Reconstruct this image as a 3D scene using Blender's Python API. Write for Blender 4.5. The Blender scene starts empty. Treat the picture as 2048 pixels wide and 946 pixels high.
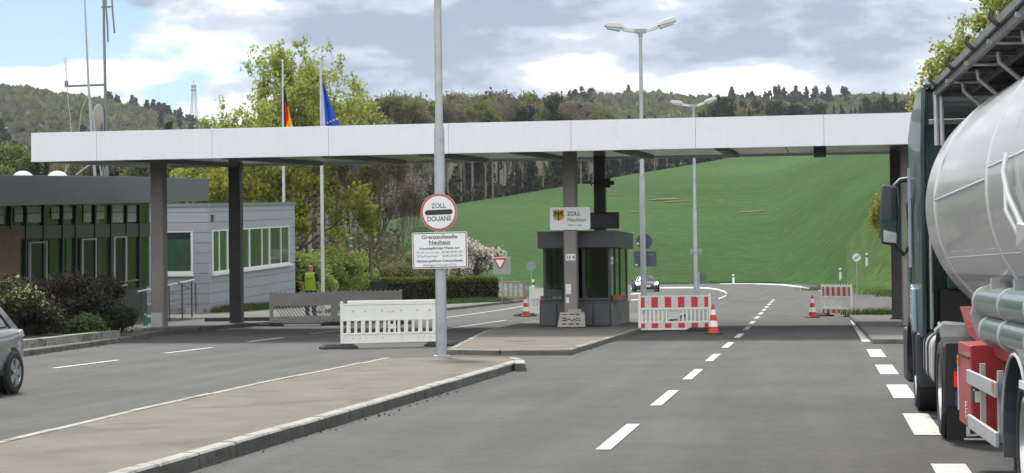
import bpy, math, random
import numpy as np
from mathutils import Vector, Matrix
R = math.radians
rng = np.random.default_rng(7)
random.seed(7)
S = bpy.context.scene
COL = S.collection

# ---------------------------------------------------------------- camera
FPX = 3700.0                      # focal length in photo pixels (2048 wide)
TH = math.atan((1640-1024)/FPX)   # the road runs along +Y, the camera looks a little to its left
PITCH = math.atan(69/FPX)
ROLL = R(0.65)
CAM = Vector((0, 0, 1.76))
_f0 = Vector((-math.sin(TH), math.cos(TH), 0)); _r0 = Vector((math.cos(TH), math.sin(TH), 0)); _u0 = Vector((0, 0, 1))
_f = _f0*math.cos(PITCH) + _u0*math.sin(PITCH)
_u = _u0*math.cos(PITCH) - _f0*math.sin(PITCH)
_up = _u*math.cos(ROLL) + _r0*math.sin(ROLL)
_ri = _r0*math.cos(ROLL) - _u*math.sin(ROLL)
cd = bpy.data.cameras.new('camera'); cam = bpy.data.objects.new('camera', cd); COL.objects.link(cam)
cd.sensor_width = 36; cd.lens = 36*FPX/2048; cd.clip_start = 0.1; cd.clip_end = 6000
cam.matrix_world = Matrix(((_ri.x, _up.x, -_f.x, CAM.x), (_ri.y, _up.y, -_f.y, CAM.y), (_ri.z, _up.z, -_f.z, CAM.z), (0, 0, 0, 1)))
S.camera = cam
S.view_settings.view_transform = 'Standard'; S.view_settings.look = 'None'
S.view_settings.exposure = 0.66; S.view_settings.gamma = 1.0
S.view_settings.use_curve_mapping = False

def ray(px, py): return _f*FPX + _ri*(px-1024) + _up*(473-py)
def G(px, py, z=0.0):
    d = ray(px, py); t = (z-CAM.z)/d.z; p = CAM + d*t; return Vector((p.x, p.y, z))
def YP(px, py, Y):
    d = ray(px, py); return CAM + d*(Y/d.y)
def XP(px, py, X):
    d = ray(px, py); return CAM + d*(X/d.x)
def DP(px, py, depth):
    d = ray(px, py); return CAM + d*(depth/d.dot(_f0))
def hor(u): return 535 + (1640-u)*0.0113

# ---------------------------------------------------------------- sun and sky
SUN_EL, SUN_AZ = R(50), R(-22)      # azimuth measured from +Y towards +X
w = bpy.data.worlds.new('World'); S.world = w; w.use_nodes = True
nt = w.node_tree; nt.nodes.clear()
def N(nt, t, **k):
    n = nt.nodes.new(t)
    for a, b in k.items(): setattr(n, a, b)
    return n
out = N(nt, 'ShaderNodeOutputWorld')
sky = N(nt, 'ShaderNodeTexSky'); sky.sky_type = 'NISHITA'; sky.sun_disc = False
sky.sun_elevation = SUN_EL; sky.sun_rotation = SUN_AZ; sky.air_density = 1.0; sky.dust_density = 0.2; sky.ozone_density = 4.0
bg1 = N(nt, 'ShaderNodeBackground'); bg1.inputs[1].default_value = 0.075
nt.links.new(sky.outputs[0], bg1.inputs[0])
tc = N(nt, 'ShaderNodeTexCoord')
mp = N(nt, 'ShaderNodeMapping'); mp.inputs['Scale'].default_value = (1, 1, 2.6); mp.inputs['Location'].default_value = (0.33, 0.1, 0.07)
nt.links.new(tc.outputs['Generated'], mp.inputs[0])
def noise(nt, vec, scale, detail=6, rough=0.55, dist=0.0):
    n = N(nt, 'ShaderNodeTexNoise'); n.inputs['Scale'].default_value = scale; n.inputs['Detail'].default_value = detail
    n.inputs['Roughness'].default_value = rough; n.inputs['Distortion'].default_value = dist
    if vec is not None: nt.links.new(vec, n.inputs['Vector'])
    return n.outputs['Fac']
def ramp(nt, fac, stops, interp='LINEAR'):
    r = N(nt, 'ShaderNodeValToRGB'); r.color_ramp.interpolation = interp
    e = r.color_ramp.elements
    while len(e) > 1: e.remove(e[0])
    e[0].position = stops[0][0]; e[0].color = (*stops[0][1], 1)
    for p, c in stops[1:]:
        q = e.new(p); q.color = (*c, 1)
    nt.links.new(fac, r.inputs[0]); return r.outputs[0]
def M2(nt, op, a, b, clamp=False):
    m = N(nt, 'ShaderNodeMath', operation=op, use_clamp=clamp)
    for i, v in enumerate((a, b)):
        if isinstance(v, (int, float)): m.inputs[i].default_value = v
        else: nt.links.new(v, m.inputs[i])
    return m.outputs[0]
def blob(px, py, rad, gain, stretch=2.0):
    """soft sky region round the direction of one photo pixel"""
    d = ray(px, py).normalized()
    sc = N(nt, 'ShaderNodeVectorMath', operation='MULTIPLY'); nt.links.new(tc.outputs['Generated'], sc.inputs[0]); sc.inputs[1].default_value = (1, 1, stretch)
    ds = N(nt, 'ShaderNodeVectorMath', operation='DISTANCE'); nt.links.new(sc.outputs[0], ds.inputs[0]); ds.inputs[1].default_value = (d.x, d.y, d.z*stretch)
    mr = N(nt, 'ShaderNodeMapRange', interpolation_type='SMOOTHSTEP'); nt.links.new(ds.outputs['Value'], mr.inputs[0])
    mr.inputs[1].default_value = rad; mr.inputs[2].default_value = 0; mr.inputs[3].default_value = 0; mr.inputs[4].default_value = gain
    return mr.outputs[0]
big = noise(nt, mp.outputs[0], 9.0, 10, 0.55, 0.1)
fine = noise(nt, mp.outputs[0], 19, 9, 0.6, 0.3)
cov = M2(nt, 'ADD', M2(nt, 'MULTIPLY', big, 0.7), M2(nt, 'MULTIPLY', fine, 0.3))
covb = cov
for a in ((20, 60, 0.075, -0.30), (150, 40, 0.05, -0.12), (330, 200, 0.05, -0.06), (1680, 205, 0.06, -0.03), (1250, 190, 0.05, 0.04), (930, 60, .14, .17, 2.2), (1560, 90, .15, .13, 2.2)):
    covb = M2(nt, 'ADD', covb, blob(*a))
mask = ramp(nt, covb, [(0.38, (0, 0, 0)), (0.46, (1, 1, 1))], 'EASE')
shade = M2(nt, 'ADD', M2(nt, 'MULTIPLY', noise(nt, mp.outputs[0], 13, 10, 0.56, 0.15), 0.8), M2(nt, 'MULTIPLY', fine, 0.25))
for a in ((860, 60, 0.12, 0.19, 2.6), (1640, 60, 0.09, 0.2, 3.2), (1150, 30, 0.06, 0.08), (1730, 130, 0.05, 0.07, 3), (250, 100, 0.05, -0.12), (560, 20, 0.05, -0.1), (1130, 140, 0.055, -0.14, 3), (1560, 165, 0.06, -0.12, 3.5), (60, 130, .05, -.1)):
    shade = M2(nt, 'ADD', shade, blob(*a))
ccol = ramp(nt, shade, [(0.40, (1.15, 1.12, 1.06)), (0.47, (0.86, 0.89, 0.92)), (0.54, (0.54, 0.62, 0.72)), (0.66, (0.31, 0.39, 0.49))], 'EASE')
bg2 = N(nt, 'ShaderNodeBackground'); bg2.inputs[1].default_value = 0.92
wmx = N(nt, 'ShaderNodeMix', data_type='RGBA'); nt.links.new(ccol, wmx.inputs[6]); wmx.inputs[7].default_value = (.93, .90, .86, 1); nt.links.new(wmx.outputs[2], bg2.inputs[0])
# clouds opposite the sun are lit from the front and shine brighter than the backlit ones ahead
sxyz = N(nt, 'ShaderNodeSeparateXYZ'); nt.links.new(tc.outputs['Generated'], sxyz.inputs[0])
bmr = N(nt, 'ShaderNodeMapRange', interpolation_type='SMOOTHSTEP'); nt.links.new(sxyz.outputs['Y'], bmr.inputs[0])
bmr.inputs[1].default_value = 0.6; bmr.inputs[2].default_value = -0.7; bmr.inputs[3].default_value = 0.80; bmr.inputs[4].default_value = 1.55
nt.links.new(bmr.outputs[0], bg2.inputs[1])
wmr = N(nt, 'ShaderNodeMapRange', interpolation_type='SMOOTHSTEP'); nt.links.new(sxyz.outputs['Y'], wmr.inputs[0])
wmr.inputs[1].default_value = 0.6; wmr.inputs[2].default_value = -0.4; wmr.inputs[3].default_value = 0.0; wmr.inputs[4].default_value = 0.7
nt.links.new(wmr.outputs[0], wmx.inputs[0])
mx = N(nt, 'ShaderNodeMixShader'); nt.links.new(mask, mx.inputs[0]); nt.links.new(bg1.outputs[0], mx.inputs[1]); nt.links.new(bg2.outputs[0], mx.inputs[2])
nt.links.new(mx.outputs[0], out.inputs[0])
sl = bpy.data.lights.new('sun', 'SUN'); sun = bpy.data.objects.new('sun', sl); COL.objects.link(sun)
sl.energy = 3.0; sl.angle = R(12); sl.color = (1.0, 0.95, 0.87)
sd = Vector((math.sin(SUN_AZ)*math.cos(SUN_EL), math.cos(SUN_AZ)*math.cos(SUN_EL), math.sin(SUN_EL)))
sun.rotation_euler = sd.to_track_quat('Z', 'Y').to_euler()

# ---------------------------------------------------------------- materials
MATS = {}
def mat(name, col, rough=0.6, metal=0.0, var=0.0, vscale=3.0, bump=0.0, bscale=60.0, col2=None, spec=0.5, island=0.0, coat=0.0, wear=None, emit=None, trans=0.0, sub=0.0):
    if name in MATS: return MATS[name]
    m = bpy.data.materials.new(name); m.use_nodes = True; t = m.node_tree; b = t.nodes['Principled BSDF']
    b.inputs['Roughness'].default_value = rough; b.inputs['Metallic'].default_value = metal
    b.inputs['Specular IOR Level'].default_value = spec; b.inputs['Coat Weight'].default_value = coat
    b.inputs['Base Color'].default_value = (*col, 1)
    co = N(t, 'ShaderNodeTexCoord')
    src = None
    if var > 0:
        c2 = col2 or tuple(min(1, c*(1+var)) for c in col); c1 = col if col2 else tuple(c*(1-var) for c in col)
        fac = noise(t, co.outputs['Object'], vscale, 7, 0.65, 0.2)
        src = ramp(t, fac, [(0.32, c1), (0.68, c2)])
    if wear:   # (colour, scale, threshold) irregular stains
        fac = noise(t, co.outputs['Object'], wear[1], 8, 0.7, 0.5)
        k = ramp(t, fac, [(wear[2], (0, 0, 0)), (wear[2]+0.09, (1, 1, 1))])
        mxr = N(t, 'ShaderNodeMix', data_type='RGBA'); t.links.new(k, mxr.inputs[0])
        if src is not None: t.links.new(src, mxr.inputs[6])
        else: mxr.inputs[6].default_value = (*col, 1)
        mxr.inputs[7].default_value = (*wear[0], 1); src = mxr.outputs[2]
    if island > 0:
        g = N(t, 'ShaderNodeNewGeometry'); hs = N(t, 'ShaderNodeHueSaturation')
        v = M2(t, 'ADD', M2(t, 'MULTIPLY', g.outputs['Random Per Island'], 2*island), 1-island)
        t.links.new(v, hs.inputs['Value'])
        hh = M2(t, 'ADD', M2(t, 'MULTIPLY', g.outputs['Random Per Island'], 0.04), 0.48); t.links.new(hh, hs.inputs['Hue'])
        if src is not None: t.links.new(src, hs.inputs['Color'])
        else: hs.inputs['Color'].default_value = (*col, 1)
        src = hs.outputs[0]
    if src is not None: t.links.new(src, b.inputs['Base Color'])
    if bump > 0:
        bn = N(t, 'ShaderNodeBump'); bn.inputs['Strength'].default_value = bump; bn.inputs['Distance'].default_value = 0.02
        t.links.new(noise(t, co.outputs['Object'], bscale, 5, 0.7), bn.inputs['Height']); t.links.new(bn.outputs[0], b.inputs['Normal'])
    if emit:
        b.inputs['Emission Color'].default_value = (*emit[0], 1); b.inputs['Emission Strength'].default_value = emit[1]
    if trans: b.inputs['Transmission Weight'].default_value = trans
    if sub:   # thin leaves let light through
        tr = N(t, 'ShaderNodeBsdfTranslucent'); ms = N(t, 'ShaderNodeMixShader'); ms.inputs[0].default_value = sub
        if src is not None: t.links.new(src, tr.inputs[0])
        else: tr.inputs[0].default_value = (*col, 1)
        o = t.nodes['Material Output']; t.links.new(b.outputs[0], ms.inputs[1]); t.links.new(tr.outputs[0], ms.inputs[2]); t.links.new(ms.outputs[0], o.inputs[0])
    MATS[name] = m; return m

# ---------------------------------------------------------------- mesh builder
class MB:
    def __init__(s): s.v = []; s.f = []; s.m = []; s.sm = []
    def add(s, vs, fs, mi=0, smooth=False):
        o = len(s.v); s.v += [tuple(p) for p in vs]
        for f in fs: s.f.append(tuple(i+o for i in f)); s.m.append(mi); s.sm.append(smooth)
        return s
    def box(s, c, d, mi=0, rot=None):
        x, y, z = [k/2 for k in d]
        vs = [Vector(p) for p in ((-x,-y,-z),(x,-y,-z),(x,y,-z),(-x,y,-z),(-x,-y,z),(x,-y,z),(x,y,z),(-x,y,z))]
        if rot is not None: vs = [rot @ p for p in vs]
        return s.add([Vector(c)+p for p in vs], [(0,3,2,1),(4,5,6,7),(0,1,5,4),(1,2,6,5),(2,3,7,6),(3,0,4,7)], mi)
    def bb(s, x0, x1, y0, y1, z0, z1, mi=0): return s.box(((x0+x1)/2, (y0+y1)/2, (z0+z1)/2), (abs(x1-x0), abs(y1-y0), abs(z1-z0)), mi)
    def prism(s, pts, off, mi=0, smooth=False):
        pts = [Vector(p) for p in pts]; off = Vector(off); n = len(pts)
        return s.add(pts+[p+off for p in pts], [tuple(range(n))[::-1], tuple(range(n, 2*n))]+[(i, (i+1) % n, n+(i+1) % n, n+i) for i in range(n)], mi, smooth)
    def tube(s, pts, r, n=10, mi=0, cap=True):
        pts = [Vector(p) for p in pts]; k = len(pts)
        rs = r if isinstance(r, (list, tuple)) else [r]*k
        vs = []; up = None
        for i, p in enumerate(pts):
            d = (pts[min(i+1, k-1)]-pts[max(i-1, 0)])
            d = d.normalized() if d.length > 1e-9 else Vector((0, 0, 1))
            if up is None: up = Vector((0, 0, 1)) if abs(d.z) < .9 else Vector((1, 0, 0))
            a = d.cross(up).normalized(); b = a.cross(d).normalized(); up = b
            for j in range(n):
                t = 2*math.pi*j/n; vs.append(p + a*math.cos(t)*rs[i] + b*math.sin(t)*rs[i])
        fs = [(i*n+j, i*n+(j+1) % n, (i+1)*n+(j+1) % n, (i+1)*n+j) for i in range(k-1) for j in range(n)]
        s.add(vs, fs, mi, True)
        if cap: s.add(vs[:n], [tuple(range(n))[::-1]], mi); s.add(vs[-n:], [tuple(range(n))], mi)
        return s
    def lathe(s, prof, c, axis=(0, 0, 1), n=24, mi=0):
        """prof = [(radius, height)] round the axis"""
        ax = Vector(axis).normalized(); h = Vector((1, 0, 0)) if abs(ax.x) < .8 else Vector((0, 1, 0))
        a = ax.cross(h).normalized(); b = ax.cross(a); c = Vector(c); vs = []
        for r_, z_ in prof:
            for j in range(n):
                t = 2*math.pi*j/n; vs.append(c + ax*z_ + a*math.cos(t)*r_ + b*math.sin(t)*r_)
        k = len(prof)
        fs = [(i*n+j, i*n+(j+1) % n, (i+1)*n+(j+1) % n, (i+1)*n+j) for i in range(k-1) for j in range(n)]
        return s.add(vs, fs, mi, True)
    def disc(s, c, normal, r, t, n=32, mi=0):
        nn = Vector(normal).normalized(); c = Vector(c)
        return s.lathe([(0.001, -t/2), (r, -t/2), (r, t/2), (0.001, t/2)], c, nn, n, mi)
    def build(s, name, mats, parent=None, world=True, bevel=0.0, angle=35, tf=None):
        if not isinstance(mats, (list, tuple)): mats = [mats]
        me = bpy.data.meshes.new(name); vs = s.v
        if tf is not None: vs = [tuple(tf(Vector(p))) for p in vs]
        off = Vector((0, 0, 0))
        root = parent
        while root is not None:
            if root.type == 'EMPTY' or root.parent is None: off = Vector(root.location)
            root = root.parent
        if parent is not None and world: vs = [(p[0]-off.x, p[1]-off.y, p[2]-off.z) for p in vs]
        me.from_pydata(vs, [], s.f)
        for m_ in mats: me.materials.append(m_)
        me.polygons.foreach_set('material_index', s.m); me.polygons.foreach_set('use_smooth', s.sm)
        me.validate(); me.update()
        if any(s.sm): me.set_sharp_from_angle(angle=R(angle))
        o = bpy.data.objects.new(name, me); COL.objects.link(o)
        if parent is not None: o.parent = parent
        if bevel > 0:
            b = o.modifiers.new('bevel', 'BEVEL'); b.width = bevel; b.segments = 2; b.limit_method = 'ANGLE'; b.angle_limit = R(40)
        return o
def npmesh(name, V, F, mats, mi=None, smooth=False, parent=None):
    """V (n,3), F (m,k) with k constant"""
    me = bpy.data.meshes.new(name); n, k = F.shape
    me.vertices.add(len(V)); me.vertices.foreach_set('co', V.astype(np.float32).ravel())
    me.loops.add(n*k); me.loops.foreach_set('vertex_index', F.astype(np.int32).ravel())
    me.polygons.add(n); me.polygons.foreach_set('loop_start', np.arange(n, dtype=np.int32)*k)
    if not isinstance(mats, (list, tuple)): mats = [mats]
    for m_ in mats: me.materials.append(m_)
    if mi is not None: me.polygons.foreach_set('material_index', mi.astype(np.int32))
    if smooth: me.polygons.foreach_set('use_smooth', np.ones(n, dtype=bool))
    me.update(calc_edges=True)
    o = bpy.data.objects.new(name, me); COL.objects.link(o)
    if parent is not None: o.parent = parent
    return o
def tag(o, label=None, cat=None, group=None, kind=None):
    if label: o['label'] = label
    if cat: o['category'] = cat
    if group: o['group'] = group
    if kind: o['kind'] = kind
    return o
def thing(name, label, cat, loc=(0, 0, 0), rz=0.0, group=None):
    o = bpy.data.objects.new(name, None); COL.objects.link(o); o.location = loc; o.rotation_euler = (0, 0, rz)
    o.empty_display_size = 0.3
    return tag(o, label, cat, group)
def dup(o, loc, rz=None, label=None, scale=None):
    kids = {}
    for c in bpy.data.objects: 
        if c.parent is not None: kids.setdefault(c.parent.name, []).append(c)
    def cp(a, par):
        b = a.copy(); COL.objects.link(b); b.parent = par
        for c in kids.get(a.name, []): cp(c, b)
        return b
    r = cp(o, None); r.location = loc
    if rz is not None: r.rotation_euler = (0, 0, rz)
    if scale: r.scale = scale
    if label: r['label'] = label
    return r
def text(body, size, place, mtl, name, parent, bold=0.0, align='CENTER', depth=0.002, spacing=1.0, width=None):
    """place = 4x4 matrix: text x to the right, y up, z towards the reader"""
    c = bpy.data.curves.new(name, 'FONT'); c.body = body; c.size = size; c.align_x = align; c.align_y = 'CENTER'
    c.extrude = depth; c.offset = bold; c.space_character = spacing; c.resolution_u = 3
    o = bpy.data.objects.new(name, c); COL.objects.link(o)
    dg = bpy.context.evaluated_depsgraph_get(); me = bpy.data.meshes.new_from_object(o.evaluated_get(dg))
    bpy.data.objects.remove(o)
    xs = [v.co.x for v in me.vertices]
    sx = width/(max(xs)-min(xs)) if width else 1.0
    me.transform(place @ Matrix.Diagonal((sx, 1, 1, 1)))
    root = parent
    if root is not None:
        while root.parent is not None: root = root.parent
        if root.rotation_euler.z == 0: me.transform(Matrix.Translation(-Vector(root.location)))
        else: me.transform(root.matrix_basis.inverted())
    me.materials.clear(); me.materials.append(mtl)
    q = bpy.data.objects.new(name, me); COL.objects.link(q); q.parent = parent
    return q
def facing(c, nrm):
    """matrix at c whose z axis is nrm (horizontal) and y is up"""
    z = Vector(nrm).normalized(); y = Vector((0, 0, 1)); x = y.cross(z).normalized()
    m = Matrix((x, y, z)).transposed().to_4x4(); m.translation = Vector(c); return m

# ================================================================ SETTING: terrain, roads, islands
def lerp_tab(u, tab):
    return np.interp(u, [t[0] for t in tab], [t[1] for t in tab])
RIDGE_Y = [(0, 470), (600, 468), (717, 456), (800, 439), (914, 414), (1003, 402), (1123, 383), (1257, 360), (1399, 341), (1458, 333), (1617, 312), (1776, 306), (1900, 304), (2300, 330)]
RIDGE_R = [(0, 360), (700, 360), (900, 400), (1200, 480), (1500, 590), (2048, 600)]
BASE_R = [(-200, 200), (600, 190), (1200, 225), (1550, 226), (1640, 190), (1700, 156), (1790, 124), (1900, 112), (2400, 112)]
CREST_Y = [(-600, 262), (0, 238), (100, 247), (200, 260), (300, 278), (360, 296), (430, 318), (500, 305), (600, 295), (750, 275), (900, 268), (1080, 255), (1180, 240), (1300, 237), (1450, 246), (1800, 246), (2400, 260)]
def smooth(t): t = np.clip(t, 0, 1); return t*t*(3-2*t)
def terrain(x, y):
    x = np.asarray(x, float); y = np.asarray(y, float)
    dep = x*_f0.x + y*_f0.y; lat = x*_r0.x + y*_r0.y
    r = np.hypot(x, y)
    az = np.arctan2(lat, dep)
    u = np.clip(1024 + 3700*np.tan(np.clip(az, -1.2, 1.2)), -1500, 3500)
    h0 = 535+(1640-u)*0.0113
    rr = lerp_tab(u, RIDGE_R); rb = lerp_tab(u, BASE_R)
    zr = 1.76 + (h0-lerp_tab(u, RIDGE_Y))/3700*rr
    zc = 1.76 + (h0-lerp_tab(u, CREST_Y))/3700*1500
    t = np.clip((r-rb)/(rr-rb), 0, 1)
    z = zr*np.sin(t*math.pi/2)**1.15
    t2 = np.clip((r-rr)/(1500-rr), 0, 1)
    z = np.where(r > rr, zr + (zc-zr)*smooth(t2)*1.0 + 0*t2, z)
    z = np.where(r > 1500, zc - (r-1500)*0.05, z)
    bank = 3.4*smooth((u-1680)/130)*smooth((r-118)/40)*(1-smooth((r-200)/80))
    z = z + bank
    back = smooth((np.abs(az)-0.9)/0.4)
    z = z*(1-back) + back*smooth((r-150)/900)*45
    dip = -1.6*smooth((700-u)/300)*smooth((r-92)/30)*(1-smooth((r-190)/120))*(1-back)
    und = 0.35*np.sin(x*0.031+1.3)*np.sin(y*0.027)*smooth((r-240)/80)
    z = z + dip + und
    return np.where(r < 100, -0.03+z*0, z-0.03)
def tz(p): return float(terrain(p[0], p[1]))
def TP(px, depth):
    p = DP(px, 500, depth); return Vector((p.x, p.y, tz(p)))
azs = np.concatenate([np.arange(-180, -24, 4.0), np.arange(-24, 24, 0.25), np.arange(24, 180, 4.0)])
rs = np.concatenate([[2, 20, 50, 80, 99, 100.5], np.arange(104, 260, 4.0), np.arange(260, 640, 8.0), np.arange(640, 1700, 40.0), np.arange(1700, 4200, 400.0)])
A, RR = np.meshgrid(np.radians(azs), rs, indexing='xy')
X = RR*(np.sin(A)*_r0.x + np.cos(A)*_f0.x); Y = RR*(np.sin(A)*_r0.y + np.cos(A)*_f0.y)
Z = terrain(X, Y); V = np.stack([X, Y, Z], -1).reshape(-1, 3)
na = len(azs); nr = len(rs); F = []
for i in range(nr-1):
    j = np.arange(na); F.append(np.stack([i*na+j, i*na+(j+1) % na, (i+1)*na+(j+1) % na, (i+1)*na+j], -1))
F = np.concatenate(F)
gm = mat('grass_field', (0.075, 0.2, 0.03), 0.9, var=0.2, vscale=0.02, spec=0.1)
t = gm.node_tree; b = t.nodes['Principled BSDF']; co = N(t, 'ShaderNodeTexCoord')
mpn = N(t, 'ShaderNodeMapping'); mpn.inputs['Scale'].default_value = (0.02, 0.3, 0.0); mpn.inputs['Rotation'].default_value = (0, 0, R(12)); t.links.new(co.outputs['Object'], mpn.inputs[0])
rows = noise(t, mpn.outputs[0], 1.0, 6, 0.6, 0.8)
patch = noise(t, co.outputs['Object'], 0.012, 4, 0.5)
gr = noise(t, co.outputs['Object'], 0.55, 8, 0.85)
f1 = M2(t, 'ADD', M2(t, 'MULTIPLY', rows, 0.13), M2(t, 'ADD', M2(t, 'MULTIPLY', patch, 0.30), M2(t, 'MULTIPLY', gr, 0.57)))
gcol = ramp(t, f1, [(0.41, (0.011, 0.042, 0.004)), (0.5, (0.023, 0.070, 0.008)), (0.59, (0.043, 0.100, 0.014))])
t.links.new(gcol, b.inputs['Base Color'])
bn = N(t, 'ShaderNodeBump'); bn.inputs['Strength'].default_value = 0.5; bn.inputs['Distance'].default_value = 0.25
t.links.new(gr, bn.inputs['Height']); t.links.new(bn.outputs[0], b.inputs['Normal'])
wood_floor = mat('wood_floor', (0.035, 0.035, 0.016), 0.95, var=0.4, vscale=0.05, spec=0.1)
verge = mat('verge', (0.042, 0.088, 0.015), 0.95, var=0.5, vscale=0.9, spec=0.1, bump=0.5, bscale=9)
cx = V[F].mean(1); dep = cx[:, 0]*_f0.x+cx[:, 1]*_f0.y; lat = cx[:, 0]*_r0.x+cx[:, 1]*_r0.y
uu = 1024+3700*lat/np.maximum(dep, 1); rrr = np.hypot(cx[:, 0], cx[:, 1])
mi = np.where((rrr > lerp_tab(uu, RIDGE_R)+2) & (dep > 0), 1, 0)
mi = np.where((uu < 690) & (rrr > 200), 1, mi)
mi = np.where(rrr < 112, 2, mi); mi = np.where((uu > 1690) & (rrr < 200), 2, mi)
ground = npmesh('ground', V, F, [gm, wood_floor, verge], mi, True); tag(ground, kind='structure')

# bare soil streaks in the crop
soil = mat('soil', (0.15, 0.125, 0.05), 0.95, var=0.3, vscale=0.6, spec=0.1)
mb = MB()
def hitter(px, py):
    d = ray(px, py).normalized(); last = CAM
    for s_ in np.arange(120, 900, 1.0):
        p = CAM + d*float(s_)
        if p.z < tz(p): return p
    return CAM+d*500
for px, py, ln in ((1045, 405, 3.2), (1058, 409, 2), (1226, 391, 3), (1300, 395, 2.5), (1330, 400, 6), (1345, 404, 4), (1365, 404, 2.5), (1384, 411, 2), (1409, 413, 2), (1500, 425, 5), (1508, 428, 2), (1440, 402, 2), (1270, 425, 2)):
    p = hitter(px, py); n = 16; ring = []; ln *= .42
    for k in range(n):
        a = 2*math.pi*k/n; rad = 1+0.35*random.uniform(-1, 1)
        q = Vector((p.x, p.y, 0)) + _r0*math.cos(a)*ln*rad + _f0*math.sin(a)*ln*0.55*rad; ring.append((q.x, q.y, tz(q)+0.12))
    mb.add(ring+[(p.x, p.y, tz(p)+0.14)], [(k, (k+1) % n, n) for k in range(n)])
tag(mb.build('soil_patches', soil), kind='structure')

# asphalt
asph = mat('asphalt', (0.088, 0.089, 0.087), 0.85, var=0.13, vscale=0.25, bump=0.35, bscale=120, spec=0.35)
t = asph.node_tree; b = t.nodes['Principled BSDF']; co = N(t, 'ShaderNodeTexCoord')
m1 = N(t, 'ShaderNodeMapping'); m1.inputs['Scale'].default_value = (1.0, 0.06, 1); t.links.new(co.outputs['Object'], m1.inputs[0])
lane = noise(t, m1.outputs[0], 1.3, 5, 0.6, 0.1)                    # long faint bands along the lanes
big_ = noise(t, co.outputs['Object'], 0.35, 6, 0.65, 0.3); spk = noise(t, co.outputs['Object'], 26, 4, 0.95); mid = noise(t, co.outputs['Object'], 4.0, 6, 0.7)
f2 = M2(t, 'ADD', M2(t, 'ADD', M2(t, 'MULTIPLY', lane, 0.23), M2(t, 'MULTIPLY', big_, 0.22)), M2(t, 'ADD', M2(t, 'MULTIPLY', spk, 0.40), M2(t, 'MULTIPLY', mid, 0.15)))
acol = ramp(t, f2, [(0.38, (0.034, 0.035, 0.034)), (0.5, (0.064, 0.064, 0.061)), (0.62, (0.108, 0.106, 0.100))])
vor = N(t, 'ShaderNodeTexVoronoi', feature='DISTANCE_TO_EDGE'); vor.inputs['Scale'].default_value = 0.16
wv = N(t, 'ShaderNodeVectorMath', operation='ADD'); nz = N(t, 'ShaderNodeTexNoise'); nz.inputs['Scale'].default_value = 1.2; nz.inputs['Detail'].default_value = 6
t.links.new(co.outputs['Object'], nz.inputs['Vector']); sc_ = N(t, 'ShaderNodeVectorMath', operation='SCALE'); sc_.inputs['Scale'].default_value = 1.4
t.links.new(nz.outputs['Color'], sc_.inputs[0]); t.links.new(co.outputs['Object'], wv.inputs[0]); t.links.new(sc_.outputs[0], wv.inputs[1]); t.links.new(wv.outputs[0], vor.inputs['Vector'])
ck = ramp(t, vor.outputs['Distance'], [(0.0, (0.55, 0.55, 0.55)), (0.0035, (1, 1, 1))])
mm = N(t, 'ShaderNodeMix', data_type='RGBA', blend_type='MULTIPLY'); mm.inputs[0].default_value = 0.25; t.links.new(acol, mm.inputs[6]); t.links.new(ck, mm.inputs[7])
t.links.new(mm.outputs[2], b.inputs['Base Color'])

KERB_L = [(-1200, 888), (-500, 787), (50, 713), (250, 684), (330, 668), (480, 655), (560, 649), (700, 641), (880, 623), (1046, 604)]
def poly(pxs, z=0.0): return [G(a, b_, z) for a, b_ in pxs]
P = poly(KERB_L)
left_edge = [p+Vector((-0.4, 0, 0)) for p in P]
far_edge = poly([(1063, 592), (1075, 580), (1150, 573), (1270, 569), (1380, 568), (1450, 567), (1540, 566), (1620, 570), (1700, 577), (1760, 583), (1790, 592), (1850, 606), (1950, 622)])
asv = left_edge+far_edge+[Vector((30, 60, 0)), Vector((30, -12, 0)), Vector((-18, -12, 0))]
def sheet(name, pts, z, m_, kind='structure'):
    mb = MB(); mb.add([(p.x, p.y, z) for p in pts], [tuple(range(len(pts)))[::-1]]); o = mb.build(name, m_)
    if o.data.polygons[0].normal.z < 0: o.data.flip_normals()
    return tag(o, kind=kind)
sheet('road', asv, 0.0, asph)
def slab(name, pts, z0, z1, m_, mside=None, kind='structure'):
    mb = MB(); n = len(pts); a = [(p[0], p[1], z0) for p in pts]; c = [(p[0], p[1], z1) for p in pts]
    mb.add(a+c, [tuple(range(n, 2*n))], 0); mb.add(a+c, [(i, (i+1) % n, n+(i+1) % n, n+i) for i in range(n)], 1)
    o = mb.build(name, [m_, mside or m_]); 
    bmn = o.data.polygons[0].normal.z
    if bmn < 0: o.data.flip_normals()
    return tag(o, kind=kind) if kind else o
def offset_line(pts, d):
    """pts shifted sideways by d (to the left of travel when d > 0)"""
    o = []
    for i, p in enumerate(pts):
        t_ = (pts[min(i+1, len(pts)-1)]-pts[max(i-1, 0)]); t_.z = 0; t_.normalize()
        o.append(p + Vector((-t_.y, t_.x, 0))*d)
    return o
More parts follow.
